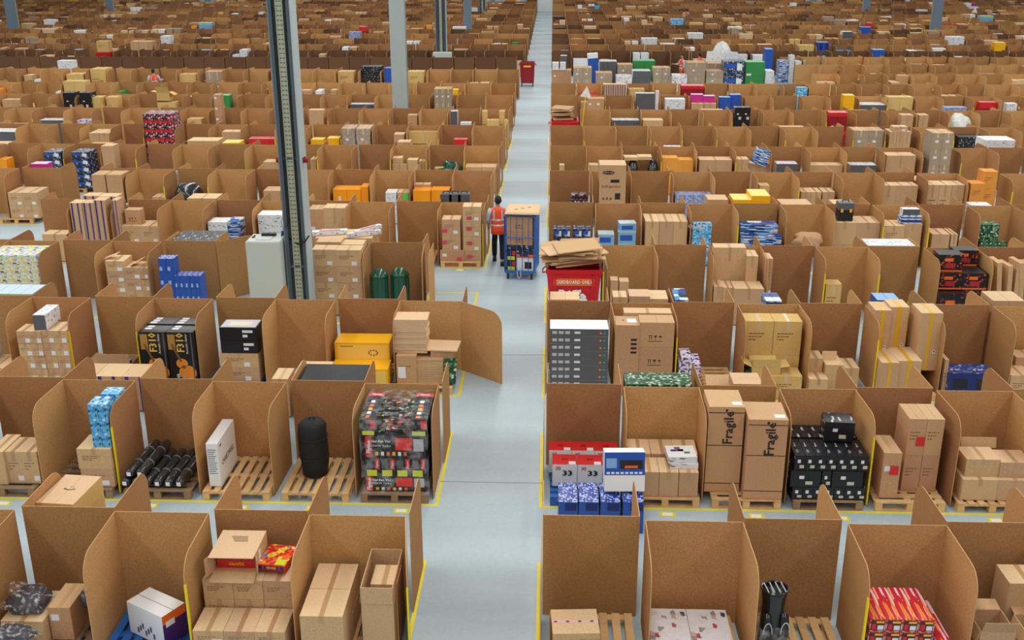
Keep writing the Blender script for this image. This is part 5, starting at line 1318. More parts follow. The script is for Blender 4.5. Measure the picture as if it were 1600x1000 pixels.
# more landmarks between the tenth and fifteenth rows
I(11, 1.0, 136, 160, 108, .02, 1.0, 'cty', 'large pale yellow carton'); I(11, .6, 103, 130, 116, .02, .9, 'cty', 'pale yellow carton, lower')
I(12, .9, 89, 113, 95, .02, .6, 'white', 'white upright carton before the dark row'); I(11, .8, 267, 293, 116, .02, .7, 'cty', 'yellowish carton with slanted label'); I(11, .8, 330, 355, 112, .02, .7, 'ctg', 'tall wrapped grey carton', 2)
I(11, .9, 524, 549, 112, .02, .8, 'cty', 'yellow carton, left of black machine', 1, 1, 2); I(11, 1.2, 557, 592, 104, .02, .7, 'blk', 'black upright machine in a case'); I(11, .9, 637, 662, 112, .02, .8, 'cty', 'yellow carton right of the second column', 1, 1, 2)
I(14, 1.5, 310, 326, 79, .02, .8, 'blueb', 'bright blue box, left'); I(14, 1.2, 326, 341, 81, .02, .8, 'blueb', 'bright blue box, right'); I(14, .8, 346, 376, 85, .02, .8, 'cty', 'flat pale carton'); I(17, -.8, 510, 528, 57, .02, .8, 'ct', 'very tall brown carton')
I(17, -.8, 546, 564, 50, .02, .8, 'lb', 'pale blue lilac pile'); I(18, -.8, 560, 572, 33, .02, .8, 'redb', 'red pile on tall stack'); I(19, -.8, 314, 336, 25, .02, .8, 'lbl', 'pale blue white tall pile', 2); I(16, -.8, 241, 256, 51, .02, .8, 'white', 'white box with blue picture'); I(15, -.8, 202, 236, 55, .02, .8, 'ct', 'row of tall brown cartons', 4)
I(21, -.8, 864, 882, 26, .02, .8, 'bo', 'black red machine box'); I(16, -.8, 1005, 1030, 60, .02, .8, 'white', 'row of white boxes', 3); I(17, -.8, 1072, 1099, 52, .02, .8, 'white', 'long white flat box'); I(20, -.8, 1040, 1062, 20, .02, .8, 'cyan', 'light blue box', 2); I(15, -.8, 1268, 1286, 63, .02, .8, 'blue', 'blue and white box', 2); I(18, -.8, 1340, 1356, 42, .02, .8, 'blueb', 'blue machine box')
I(19, -.8, 1358, 1367, 17, .02, .7, 'redb', 'red box by the middle column'); I(17, -.8, 1318, 1334, 38, .02, .8, 'gry', 'white packed box'); I(14, -.8, 1362, 1380, 78, .02, .8, 'blueb', 'dark blue packing', 2); I(14, -.6, 1285, 1291, 88, .02, .4, 'cyan', 'small light blue box')
I(13, -.4, 1255, 1259, 95, .02, .4, 'lbl', 'small upright blue box'); I(21, -.8, 1535, 1556, 22, .02, .8, 'lbl', 'blue flat box far right'); I(16, -.8, 1470, 1495, 57, .02, .8, 'white', 'white stepped packs', 3); I(15, -.8, 1556, 1573, 62, .02, .7, 'yel', 'yellow box far right')
# pale flat cartons whose tops just show above the back boards
rz_ = random.Random(303)
taken = set()
for n in range(4, 10):
    for side in ('left', 'right'):
        for i in range(0, int(6 + 1.5 * n)):
            if (side, n, i) in skip or rz_.random() > .30: continue
            X = XR + (i + .5) * W if side == 'right' else XL - (i + .5) * W
            if n == 5 and side == 'left' and i in (4, 5): continue
            h = rz_.uniform(1.0, 1.3); w = rz_.uniform(.5, .95)
            if any(o_.get('category') == 'box' and abs(o_.location.x - X) < .6 and abs(o_.location.y - (TN(n) + .6)) < .55 for o_ in C.objects if o_.parent is None): continue
            put(rz_.choice(('ctl', 'ctl', 'ctl', 'cty', 'gry')), X + rz_.uniform(-.05, .05), TN(n) + .62, 0.002, w, rz_.uniform(.5, .85), h, rz_.uniform(-.03, .03), uniq(f"tall pale goods just showing above the boards, {where(X, TN(n) + .6)}"), dec=False)
# ================================================================== columns, cabinets
def column(px_, py_, T, kind, label, w=.42, d=.45, hgt=12.4, tray=True, X=None):
    if X is None: X, _ = at(px_, py_, T)
    r = empty('steel_column', (X, T, 0))
    if kind == 'web':       # flanges left and right, web facing the camera
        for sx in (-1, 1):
            b = MB(); b.box(sx * w / 2 - .012, sx * w / 2 + .012, 0, d, 0, hgt); b.obj('flange', STEEL if sx > 0 else STEELB, r)  # lit right side and shaded left side put into the flange colours
            b = MB(); b.box(sx * (w / 2 - .045) - .035, sx * (w / 2 - .045) + .03, 0, .012, 0, hgt); b.obj('flange_lip', STEELD, r)
        b = MB(); b.box(-w / 2 + .012, w / 2 - .012, d * .5, d * .5 + .015, 0, hgt); b.obj('web', STEELB, r)  # web and lips carry the shade of the recess in their colour
        if tray:
            b = MB(); b.box(-.06, .06, .03, .05, 0, hgt); b.box(-.075, -.06, .015, .06, 0, hgt); b.box(.06, .075, .015, .06, 0, hgt); o = b.obj('cable_tray', TRAY, r); 
            b = MB()
            for k in range(int(hgt / .09)):
                for sx in (-1, 1): b.box(sx * .03 - .018, sx * .03 + .018, .026, .031, k * .09 + .03, k * .09 + .05)
            o2 = b.obj('tray_slots', INKB if False else STEELD, o); o2['kind'] = 'stuff'
            b = MB(); b.path([(-.1, .02, 12), (-.1, .0, 2.6), (-.13, -.02, 2.25), (-.2, -.04, 2.2)], .012, 6); b.obj('black_cable', RUB, r)
            b = MB(); b.path([(.1, .02, 12), (.1, .0, 1.6)] , .012, 6); b.obj('black_cable', RUB, r)
    else:                   # flange facing the camera
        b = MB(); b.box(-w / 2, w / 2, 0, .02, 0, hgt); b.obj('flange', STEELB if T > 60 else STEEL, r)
        b = MB(); b.box(-w / 2, w / 2, d - .02, d, 0, hgt); b.obj('flange', STEEL, r)
        b = MB(); b.box(-.01, .01, .02, d - .02, 0, hgt); b.obj('web', STEELD, r)  # darker web colour stands in for shade in the side recess
    b = MB(); b.box(-w / 2 - .02, w / 2 + .02, -.05, d + .05, 0, .03); b.obj('base_plate', STEELD, r)
    thing(r, label, 'column', 'roof columns'); return r
c1 = column(0, 0, 21.35, 'web', 'tall grey steel column with perforated cable tray beside the white cabinet, nearest', w=.44, d=.5, X=-5.33)
for z_ in (1.3, 3.6):
    b = MB(); b.box(-.21, .21, .02, .03, z_, z_ + .05); b.obj('tray_bracket', STEELD, c1)
for sx in (-1, 1):
    b = MB(); b.loft([(sx * .28, .2, 3.5, .02, .02), (sx * .28, .2, 3.51, .055, .055), (sx * .28, .2, 3.6, .055, .055), (sx * .28, .2, 3.63, .02, .02)], 12); b.obj('red_alarm_bell', REDD, c1)
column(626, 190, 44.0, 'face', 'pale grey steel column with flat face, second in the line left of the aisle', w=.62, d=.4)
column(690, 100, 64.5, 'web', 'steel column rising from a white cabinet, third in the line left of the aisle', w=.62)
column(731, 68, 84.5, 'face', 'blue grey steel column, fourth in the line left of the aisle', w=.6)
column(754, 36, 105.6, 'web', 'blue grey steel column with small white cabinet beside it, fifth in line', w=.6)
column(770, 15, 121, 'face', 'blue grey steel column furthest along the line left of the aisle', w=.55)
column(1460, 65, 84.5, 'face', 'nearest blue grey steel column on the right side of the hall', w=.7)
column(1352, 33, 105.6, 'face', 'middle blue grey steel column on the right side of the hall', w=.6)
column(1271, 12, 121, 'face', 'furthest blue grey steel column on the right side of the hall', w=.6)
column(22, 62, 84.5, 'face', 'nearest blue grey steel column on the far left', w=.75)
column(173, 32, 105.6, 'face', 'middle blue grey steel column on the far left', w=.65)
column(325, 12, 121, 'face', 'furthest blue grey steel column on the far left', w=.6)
def cabinet(X0, X1, Y, h, d, label, detail=False):
    w = X1 - X0
    r = empty('white_cabinet', ((X0 + X1) / 2, Y + d / 2, 0))
    bm = bmesh.new(); bmesh.ops.create_cube(bm, size=1)
    for v in bm.verts: v.co = Vector((v.co.x * w, v.co.y * d, (v.co.z + .5) * h))
    bmesh.ops.bevel(bm, geom=bm.edges[:] , offset=.02, segments=2, affect='EDGES')
    me = bpy.data.meshes.new('cabinet_body'); bm.to_mesh(me); bm.free(); me.materials.append(CAB); link('cabinet_body', me, r)
    if detail:
        b = MB(); b.box(-.18, .14, -.18, .12, h, h + .004); b.obj('top_panel_outline', GREYP, r); b = MB(); b.box(-.17, .13, -.17, .11, h + .003, h + .006); b.obj('top_panel', CAB, r)
        for q in range(2): b = MB(); b.box(-.14 + q * .16, -.0 + q * .16, .14, .24, h, h + .05); b.obj('connector_block', RUB, r)
        b = MB(); b.box(-.3, -.26, -.02, .14, h, h + .02); b.obj('slot', RUB, r); b = MB(); b.tube((.3, .2, h), (.3, .2, h + .1), .03, 8); b.obj('blue_plug', BLUE, r)
        b = MB(); b.path([(.3, .1, h + .02), (.36, .05, h + .12), (.5, .0, h - .02), (.68, -.1, h - .1), (.86, -.16, h - .02), (.95, -.16, h + .1)], .016, 7); b.obj('black_cable', RUB, r)
        b = MB(); b.path([(.33, .22, h), (.28, .22, h + .3), (.36, .2, h + .45), (.55, .1, h + .44)], .014, 7); b.obj('white_cable', CAB, r)
        b = MB(); b.tube((w / 2 - .1, -d / 2 - .005, .62), (w / 2 - .1, -d / 2, .62), .015, 8); b.obj('lock', RUB, r)
        b = MB()
        for q in range(5): b.box(-w / 2 - .02 + q * .001, -w / 2 + .16, -d / 2 - .3, -d / 2 - .02, 0.001, .002)
        b.obj('hazard_floor_mark', YEL, r)
    thing(r, label, 'cabinet')
cabinet(-6.34, -5.60, 21.15, 1.92, .62, 'tall white metal cabinet beside the nearest column, fourth row left', True)
cabinet(-7.0, -5.9, 63.6, 1.5, .6, 'white cabinet at the foot of the third column left of the aisle')
cabinet(-8.0, -7.15, 105.2, 1.5, .6, 'small white cabinet far down the hall beside the fifth column')

# ================================================================== person
def skin_mesh(name, pts, edges, m, root=0, sub=1):
    me = bpy.data.meshes.new(name); me.from_pydata([p[0] for p in pts], edges, [])
    o = bpy.data.objects.new(name, me); C.objects.link(o)
    o.modifiers.new('s', 'SKIN'); sm = o.modifiers.new('u', 'SUBSURF'); sm.levels = sub; sm.render_levels = sub
    for v, p in zip(me.skin_vertices[0].data, pts):
        v.radius = (p[1], p[2] if len(p) > 2 else p[1])
    me.skin_vertices[0].data[root].use_root = True
    dg = bpy.context.evaluated_depsgraph_get(); ev = o.evaluated_get(dg)
    m2 = bpy.data.meshes.new_from_object(ev); bpy.data.objects.remove(o)
    m2.materials.clear(); m2.materials.append(m)
    for p in m2.polygons: p.use_smooth = True
    m2.name = name
    return m2
def person(X, Y, rz, label, s=1.0, arm='reach', dark=False):
    r = empty('person', (X, Y, 0), rz); r.scale = (s, s, s)
    # joints; +y is forward.  hips at .93
    pts = [((0, 0, .95), .13, .1), ((0, .0, 1.15), .12, .09), ((0, .0, 1.38), .14, .09), ((0, .01, 1.48), .055), ((0, .02, 1.56), .055),
           ((-.18, 0, 1.42), .055), ((-.25, -.02, 1.17), .042), ((-.24, .12, .96), .03), ((-.24, .17, .91), .028, .016),
           ((.18, 0, 1.42), .055), ((.27, .1, 1.2), .042), ((.36, .3, 1.2), .03), ((.38, .37, 1.2), .028, .016),
           ((-.09, .02, .88), .085), ((-.1, .2, .5), .062), ((-.1, .27, .1), .042), ((-.1, .4, .03), .035),
           ((.09, -.02, .88), .085), ((.1, .03, .48), .062), ((.1, -.2, .12), .042), ((.1, -.08, .03), .035)]
    ed = [(0, 1), (1, 2), (2, 3), (3, 4), (2, 5), (5, 6), (6, 7), (7, 8), (2, 9), (9, 10), (10, 11), (11, 12), (0, 13), (13, 14), (14, 15), (15, 16), (0, 17), (17, 18), (18, 19), (19, 20)]
    for base, d in ((8, Vector((0, .06, -.05))), (12, Vector((.03, .07, 0)))):
        P0 = Vector(pts[base][0]); dn = d.normalized(); sd = Vector((1, 0, 0)) if base == 8 else Vector((0, 0, 1))
        for f in range(4):
            a = P0 + sd * (-.024 + f * .016) + dn * .02; L = (.05, .06, .056, .042)[f]
            pts += [(tuple(a + dn * L * .5), .0085), (tuple(a + dn * L + Vector((0, 0, -.015))), .0075)]
            ed += [(base, len(pts) - 2), (len(pts) - 2, len(pts) - 1)]
        a = P0 - dn * .01 + sd * .04; pts += [(tuple(a), .01), (tuple(a + dn * .03 + sd * .01), .009)]; ed += [(base, len(pts) - 2), (len(pts) - 2, len(pts) - 1)]
    link('body', skin_mesh('body', pts, ed, SKIN), r)
    # head with face
    bm = bmesh.new(); bmesh.ops.create_uvsphere(bm, u_segments=20, v_segments=14, radius=1)
    for v in bm.verts:
        x, y, z = v.co
        k = 1 - .22 * max(0, -z) ; v.co = Vector((x * .078 * k, y * .098 * k + (.01 if y > 0 and z < -.2 else 0), z * .118 + 1.645))
        if abs(x) < .18 and y > .85 and -.35 < z < .1: v.co.y += .018
    me = bpy.data.meshes.new('head'); bm.to_mesh(me); bm.free(); me.materials.append(SKIN)
    for p in me.polygons: p.use_smooth = True
    hd = link('head', me, r)
    for sx in (-1, 1):
        b = MB(); b.tube((sx * .078, -.005, 1.64), (sx * .092, -.015, 1.645), .028, 8, r2=.02); b.obj('ear', SKIN, hd)
        b = MB(); b.tube((sx * .03, .088, 1.655), (sx * .03, .1, 1.655), .012, 8); b.obj('eye', INK, hd)
    b = MB(); b.box(-.025, .025, .09, .1, 1.575, 1.583); b.obj('mouth', REDD, hd)
    b = MB(); b.loft([(0, -.03, 1.575, .05, .06), (0, -.028, 1.61, .078, .078), (0, -.018, 1.66, .086, .094), (0, -.008, 1.71, .084, .1), (0, -.003, 1.745, .066, .082), (0, 0, 1.77, .035, .045), (0, 0, 1.776, .005, .005)], 18); b.obj('hair', HAIR, r)
    # clothes
    b = MB(); b.loft([(0, 0, .80, .185, .15), (0, 0, .95, .185, .14), (0, 0, 1.1, .175, .13), (0, 0, 1.25, .19, .135), (0, 0, 1.38, .205, .13), (0, 0, 1.44, .17, .11), (0, 0, 1.475, .09, .08)], 22); vest = b.obj('safety_vest', VEST, r)
    for z0, z1, rr in ((1.0, 1.05, 1.02), (1.14, 1.19, 1.02)):
        b = MB(); b.loft([(0, 0, z0, .184, .136), (0, 0, z1, .184, .138)], 22); b.obj('reflective_band', SILV, vest)
    for sx in (-1, 1):
        b = MB(); b.box(sx * .1 - .022, sx * .1 + .022, -.142, -.118, 1.17, 1.42); b.obj('reflective_band', SILV, vest)
    b = MB(); b.sweep([(-.17, 0, 1.43), (-.235, -.01, 1.3), (-.262, -.02, 1.17), (-.25, .06, 1.05)], [.07, .062, .054, .045]); b.obj('shirt_sleeve', SHIRT, r)
    b = MB(); b.sweep([(.17, 0, 1.43), (.235, .05, 1.32), (.28, .1, 1.2), (.33, .22, 1.2)], [.07, .062, .054, .045]); b.obj('shirt_sleeve', SHIRT, r)
    q = [((0, 0, .92), .12, .09), ((-.08, .03, .82), .085), ((-.1, .2, .5), .078), ((-.1, .265, .1), .066), ((.08, -.02, .82), .085), ((.1, .03, .49), .078), ((.1, -.19, .13), .066)]
    link('trousers', skin_mesh('trousers', q, [(0, 1), (1, 2), (2, 3), (0, 4), (4, 5), (5, 6)], TROU), r)
    for sx, yy, zz, tl in ((-1, .29, 0, 0), (1, -.16, 0.0, 0)):
        b = MB(); b.box(-.05, .05, -.09, .19, 0, .03); b.loft([(0, 0, .03, .048, .085), (0, -.01, .07, .045, .07), (0, -.03, .11, .05, .055)], 12)
        b.obj('shoe', RUB, r, (sx * .1, yy, zz))
    thing(r, label, 'person'); return r
X0, Y0 = onz(779, 411)
person(X0, Y0 - .05, .04, 'person walking away in orange safety vest, black trousers, pushing the blue roll cage', 1.0)
X0, z = at(1066, 98, 60.2); person(X0, 60.2, 1.9, 'dark haired person in orange vest among wrapped pallets, right side', 1.02)
X0, z = at(1093, 92, 61.2); person(X0, 61.2, .4, 'person almost hidden behind the tall beige wrapped load, only the head showing', 1.0)
X0, z = at(240, 120, 53.0); person(X0, 53.0, .2, 'person in orange vest far left between the cardboard stalls', 1.0)
X0, z = at(1073, 28, 99); person(X0, 99.6, .2, 'tiny person in orange top far down the hall, right of aisle', 1.0)

# ================================================================== roll cage
def roll_cage(X0, X1, Y, d, h):
    r = empty('roll_cage', ((X0 + X1) / 2, Y + d / 2, 0)); w = X1 - X0
    b = MB(); b.box(-w / 2, w / 2, -d / 2, d / 2, .16, .2); b.obj('base', BLUEM, r)
    for sx in (-1, 1):
        for sy in (-1, 1):
            b = MB(); b.tube((sx * (w / 2 - .07) - .02, sy * (d / 2 - .07), .07), (sx * (w / 2 - .07) + .02, sy * (d / 2 - .07), .07), .07, 14); wheel = b.obj('castor', RUB, r)
            b = MB(); b.box(sx * (w / 2 - .07) - .03, sx * (w / 2 - .07) + .03, sy * (d / 2 - .07) - .03, sy * (d / 2 - .07) + .03, .1, .16); b.obj('castor_fork', STEELD, r)
    for sx in (-1, 1):
        b = MB(); fr = [(sx * w / 2, -d / 2, .2), (sx * w / 2, -d / 2, h - .04), (sx * w / 2, -d / 2 + .04, h), (sx * w / 2, d / 2 - .04, h), (sx * w / 2, d / 2, h - .04), (sx * w / 2, d / 2, .2)]
        b.path(fr, .016, 7)
        for z_ in (.2, .62, 1.05): b.tube((sx * w / 2, -d / 2, z_ + .02), (sx * w / 2, d / 2, z_ + .02), .01, 6)
        side = b.obj('side_frame', BLUEM, r)
        for k in range(1, 8):
            yy = -d / 2 + k * d / 8; b = MB(); b.tube((sx * w / 2, yy, .2), (sx * w / 2, yy, h), .008, 6); b.obj('bar', BLUEM, side)
        b = MB(); b.box(sx * w / 2 - .004 + sx * .02, sx * w / 2 + .004 + sx * .02, -d / 2 + .02, d / 2 - .02, .2, h - .04)
        if sx > 0: b.obj('side_panel', BLUEM, r)
    b = MB(); b.path([(-w / 2, -d / 2, .22), (-w / 2, -d / 2, h - .06), (-w / 2 + .05, -d / 2, h - .01), (w / 2 - .05, -d / 2, h - .01), (w / 2, -d / 2, h - .06), (w / 2, -d / 2, .22), (-w / 2, -d / 2, .22)], .016, 7)
    b.tube((-w / 2, -d / 2, h * .66), (w / 2, -d / 2, h * .66), .014, 6); fr = b.obj('front_gate', BLUEM, r)
    for k in range(1, 5):
        xx = -w / 2 + k * w / 5; b = MB(); b.tube((xx, -d / 2, .22), (xx, -d / 2, h), .01, 6); b.obj('bar', BLUEM, fr)
    b = MB(); b.path([(-.05, -d / 2 - .01, .22), (-.04, -d / 2 - .03, .1), (0, -d / 2 - .03, .04), (.04, -d / 2 - .03, .1), (.03, -d / 2 - .01, .22)], .012, 6); b.obj('tie_strap', SILV, r)
    thing(r, 'blue steel roll cage loaded with boxes, standing in the aisle by the person', 'roll cage')
CX0, CX1, CY = -1.06, -.34, 24.75
roll_cage(CX0, CX1, CY, .82, 1.62)
cw = CX1 - CX0; cxm = (CX0 + CX1) / 2
style('yb', 'printed_box', [BLACK, BLACK, BLACK], 0, lambda o, D, k: (slab(o, 'lime_label', 'front', .1, .05, .9, .4, mat('lime_yellow_print', (214, 222, 30), .4), D), slab(o, 'red_panel', 'front', .6, .5, .95, .95, RED, D)))
def deco_w2(o, D, k):
    slab(o, 'dark_machine_picture', 'front', .5, .15, .9, .55, INK, D); slab(o, 'purple_orange_band', 'front', 0, .78, 1, 1, ORN, D); slab(o, 'purple_band', 'front', .2, .86, .7, 1, PURP, D, .004)
style('w2', 'printed_box', [WHITE, WHITE, WHITE], 0, deco_w2)
for q in range(2): put('yb', CX0 + .15, CY + .4, .205 + q * .26, .22, .66, .255, 0, uniq(f"black box with lime label in the roll cage, {('lower', 'upper')[q]}"))
put('w2', CX1 - .24, CY + .4, .205, .42, .66, .42, 0, uniq('white box with machine picture at the bottom of the roll cage'))
put('blk', CX1 - .24, CY + .4, .63, .42, .66, .22, 0, uniq('black box lying on the white one in the roll cage'))
put('blk', CX0 + .15, CY + .4, .735, .22, .66, .12, 0, uniq('small black box at the left inside the roll cage'))
put('ctf', cxm, CY + .4, .86, .62, .68, .33, 0, uniq('brown carton with handling symbols inside the roll cage, lower')); put('ctf', cxm, CY + .4, 1.195, .62, .68, .36, 0, uniq('brown carton with handling symbols inside the roll cage, upper'))
put('mix', cxm + .08, CY + .38, 1.56, .4, .5, .06, 0, uniq('flat white and lilac pack on the cartons in the roll cage'))
b = MB(); b.box(-.4, .42, -.48, .5, 0, .012); b.box(-.36, .4, -.42, .46, .016, .028); o = b.obj('cardboard_sheet', CTL, None, (cxm + .03, CY + .42, 1.645)); o.rotation_euler = (0, -.0, .05)
for q in range(3):
    bb = MB(); bb.box(-.2 + q * .15, -.12 + q * .15, -.1 + q * .12, -.05 + q * .12, .029, .031); bb.obj('stamped_text', INKB, o)
thing(o, 'pale folded cardboard sheets laid across the top of the roll cage', 'cardboard')

ang_ = -.11; pc_ = Vector((cxm, CY + .41, 0))
for o in list(C.objects):
    if o.parent is None and 'roll cage' in str(o.get('label', '')) and o.get('category') != 'person':
        v = o.location - pc_; v.rotate(Matrix.Rotation(ang_, 3, 'Z')); o.location = v + pc_; o.rotation_euler[2] += ang_
# ================================================================== red skips
def skip_bin(X0, X1, Y, d, h, label, txt=False, m=REDP):
    w = X1 - X0; r = empty('red_waste_bin', ((X0 + X1) / 2, Y + d / 2, 0))
    b = MB(); t = .03; z0 = .18
    def frus(a0, a1, dd0, dd1, za, zb, inner=False):
        vs = [(-a0, -dd0, za), (a0, -dd0, za), (a0, dd0, za), (-a0, dd0, za), (-a1, -dd1, zb), (a1, -dd1, zb), (a1, dd1, zb), (-a1, dd1, zb)]
        return vs
    vs = frus(w * .42, w * .485, d * .38, d * .47, z0, h); vi = frus(w * .39, w * .455, d * .35, d * .44, z0 + .04, h)
    b.add(vs + vi, [(0, 3, 2, 1), (0, 1, 5, 4), (1, 2, 6, 5), (2, 3, 7, 6), (3, 0, 4, 7), (8, 9, 10, 11), (9, 8, 12, 13), (10, 9, 13, 14), (11, 10, 14, 15), (8, 11, 15, 12), (4, 5, 13, 12), (5, 6, 14, 13), (6, 7, 15, 14), (7, 4, 12, 15)])
    b.obj('bin_body', m, r)
    for (x0, x1, y0, y1) in ((-w / 2, w / 2, -d / 2, -d / 2 + .06), (-w / 2, w / 2, d / 2 - .06, d / 2), (-w / 2, -w / 2 + .05, -d / 2 + .06, d / 2 - .06), (w / 2 - .05, w / 2, -d / 2 + .06, d / 2 - .06)):
        q = MB(); q.box(x0, x1, y0, y1, h - .06, h + .02); q.obj('rim', m, r)
    for sx in (-1, 1):
        q = MB(); q.path([(sx * w / 2, -.2, h - .1), (sx * (w / 2 + .07), -.15, h - .14), (sx * (w / 2 + .07), .15, h - .14), (sx * w / 2, .2, h - .1)], .015); q.obj('side_handle', REDD, r)
        for sy in (-1, 1): q = MB(); q.tube((sx * w * .36 - .025, sy * d * .32, .08), (sx * w * .36 + .025, sy * d * .32, .08), .08, 12); q.obj('wheel', RUB, r)
        q = MB(); q.box(sx * w * .33 - .02, sx * w * .33 + .02, -d * .46 - .03, -d * .44, .3, h - .1); q.obj('front_rib', m, r)
    if txt:
        q = MB(); q.box(-w * .36, w * .36, -d * .48, -d * .46, h - .33, h - .17); q.obj('orange_label_band', ORN, r)
        t1 = text(r, 'CARDBOARD ONLY', .11, WHITE, (0, -d * .485, h - .25), (PI / 2, 0, 0), bold=.002, sx=.8)
        t2 = text(r, 'Biffa', .36, WHITE, (-.03, -d * .46, h - .58), (PI / 2, 0, 0), bold=.018)
    thing(r, uniq(label), 'bin'); return r
X0 = -.09; X1 = 1.12; BY = 21.85
skip_bin(X0, X1, BY, 1.0, 1.12, 'red waste bin with white lettering heaped with flattened cardboard, fourth row right', True)
rr = random.Random(5)
HT = Matrix.Rotation(-.07, 4, 'Y') @ Matrix.Rotation(.05, 4, 'X')
for q in range(16):
    ww, dd = rr.uniform(.75, 1.3), rr.uniform(.6, .95)
    b = MB(); b.box(-ww / 2, ww / 2, -dd / 2, dd / 2, 0, .007); b.box(-ww / 2 + .03, ww / 2, -dd / 2 + .02, dd / 2, .010, .017); b.box(-ww / 2 + .0, -ww / 2 + .03, -dd / 2, dd / 2, .0, .017)
    o = b.obj('flattened_carton', (CT, CTL, CTR)[q % 3])
    o.matrix_world = Matrix.Translation((.52, BY + .45, 1.24)) @ HT @ Matrix.Translation((rr.uniform(-.13, .13), rr.uniform(-.07, .07), q * .021 + (.02 if q > 9 else 0))) @ Matrix.Rotation(rr.uniform(-.35, .35), 4, 'Z')
    thing(o, uniq(f'flattened carton in the heap on the lettered red bin, {"topmost" if q == 15 else ORDI[q] + " from below"}'), 'cardboard', 'flattened cartons heaped on the red bin')
for q in range(3):
    b = MB(); b.box(-.006, .006, -.45, .45, .0, 1.3 - q * .07); o = b.obj('flattened_carton', CT, None, (1.17 + q * .03, BY + .55, .0)); thing(o, uniq(f'flattened carton standing between red bin and divider, {ORDI[q]} from left'), 'cardboard')
I(2, .35, 857, 882, 468, .02, .5, 'ctl', 'pale carton in front of red bin, left'); I(2, .35, 883, 905, 468, .02, .5, 'ctl', 'pale carton in front of red bin, right')
# second skip (ninth row end)
TB = TN(7) + 2.9
skip_bin(-.05, 1.05, TB, 1.0, 1.08, 'open red waste bin with cartons and a warning triangle pole, ninth row right')
for q in range(5):
    b = MB(); b.box(-.4, .4, -.3, .3, 0, .03); o = b.obj('flattened_carton', (CT, CTL)[q % 2], None, (.42, TB + .6, 1.12 + q * .1)); o.rotation_euler = (random.uniform(-.15, .15), random.uniform(-.15, .15), random.uniform(-.4, .4)); thing(o, uniq(f'carton piece heaped on the open red bin, ninth row, {ORDI[q]} from below'), 'cardboard')
def flag(X, Y, z0, z1, label, lean=.25):
    r = empty('warning_flag', (X, Y, 0)); 
    b = MB(); b.tube((0, 0, z0), (lean, 0, z1), .02, 6); b.obj('yellow_pole', YEL, r)
    b = MB(); x = lean; b.add([(x - .22, 0, z1 - .1), (x + .22, -.02, z1 - .16), (x + .04, 0, z1 + .3), (x - .22, .012, z1 - .1), (x + .22, -.008, z1 - .16), (x + .04, .012, z1 + .3)], [(0, 1, 2), (5, 4, 3), (0, 3, 4, 1), (1, 4, 5, 2), (2, 5, 3, 0)]); b.obj('white_triangle', WHITE, r)
    thing(r, uniq(label), 'flag')
flag(1.12, TB + .4, .02, 2.1, 'yellow pole with white triangle beside the open red bin, ninth row', .2)
X0, z = at(812, 100, 60.4); X1, _ = at(836, 100, 60.4)
skip_bin(X0, X1, 60.2, .75, 1.3, 'dark red wheeled waste bin standing alone at the aisle edge', m=REDD)
b = MB(); b.box(-.2, .2, -.01, 0, 0, .1); o = b.obj('yellow_label', YBOX, None, ((X0 + X1) / 2, 60.2, 1.06)); thing(o, 'yellow label on the dark red wheeled bin', 'label')
X0, _ = at(1470, 55, 86.5); X1, _ = at(1498, 55, 86.5); skip_bin(X0, X1, 86.2, .8, 1.35, 'far red waste bin just right of the nearest right hand column'); X0, _ = at(1512, 30, 87); flag(X1 + .1, 86.6, .02, 2.4, 'yellow pole with white flag beside the far red bin at right', .9)
X0, _ = at(157, 84, 66); X1, _ = at(181, 84, 66); skip_bin(X0, X1, 65.2, .8, 1.3, 'red waste bin with cartons on it far left'); put('cty', (X0 + X1) / 2, 65.6, 1.33, .7, .6, .65, 0, uniq('pale carton on the far left red bin'))

# ================================================================== wrapped pallet loads, right of the aisle
def load(x0, x1, yt, T, d, key, label, nx=1, ny=1, nz=2, blue=False, z0=.15):
    X0, z = at(x0, yt, T); X1, _ = at(x1, yt, T)
    if not (blue is None):
        k = ('plain_pallet', blue)
        if k not in MESH:
            b = MB()
            for q in range(3): b.box(-.5, .5, -.5 + q * .45, -.4 + q * .45, 0, .12)
            b.box(-.5, .5, -.5, .5, .12, .145); MESH[k] = b.mesh('wooden_pallet', WOODB if blue else WOOD)
        o = link('wooden_pallet', MESH[k], None, ((X0 + X1) / 2, T + d / 2, 0)); o.scale = (X1 - X0, d, 1); thing(o, uniq('pallet under the ' + label), 'pallet')
    w = (X1 - X0) / nx; h = (z - z0) / nz
    for kz in range(nz):
        for kx in range(nx):
            p = ' '.join(s for s in (vword(kz, nz), hword(kx, nx)) if s)
            put(key, X0 + (kx + .5) * w, T + d / 2, z0 + kz * h, w - .01, d, h - .005, 0, uniq(f"{label} on pallet{', ' + p if p else ''}, right of aisle"), label + ' on its pallet' if nx * nz > 1 else None, dec=(nx * nz < 5))
TZ = 57.6
load(862, 893, 110, TZ + 1.9, 1, 'ctr', 'dark brown crate by the aisle', 1, 1, 1, True); _, z = at(870, 107, TZ + 1.9)
I(12, .8, 863, 873, 98, 1.0, .5, 'white', 'white box on dark crate', 1); I(12, .8, 875, 884, 98, 1.0, .5, 'white', 'second white box on dark crate'); I(12, 1.6, 876, 886, 87, .02, .4, 'gry', 'grey box above white ones')
load(896, 925, 106, TZ, 1, 'ctg', 'film wrapped brown load', 2, 1, 2); load(931, 957, 114, TZ, 1, 'ctg', 'low beige wrapped load', 1, 1, 2)
load(937, 964, 96, TZ + 1.6, 1, 'gry', 'white and grey striped boxes', 4, 1, 1); load(965, 989, 101, TZ + 1.4, 1, 'ctg', 'grey wrapped load', 1, 1, 2); load(963, 988, 119, TZ - .4, 1, 'mag', 'white wrapped low load', 1, 1, 1)
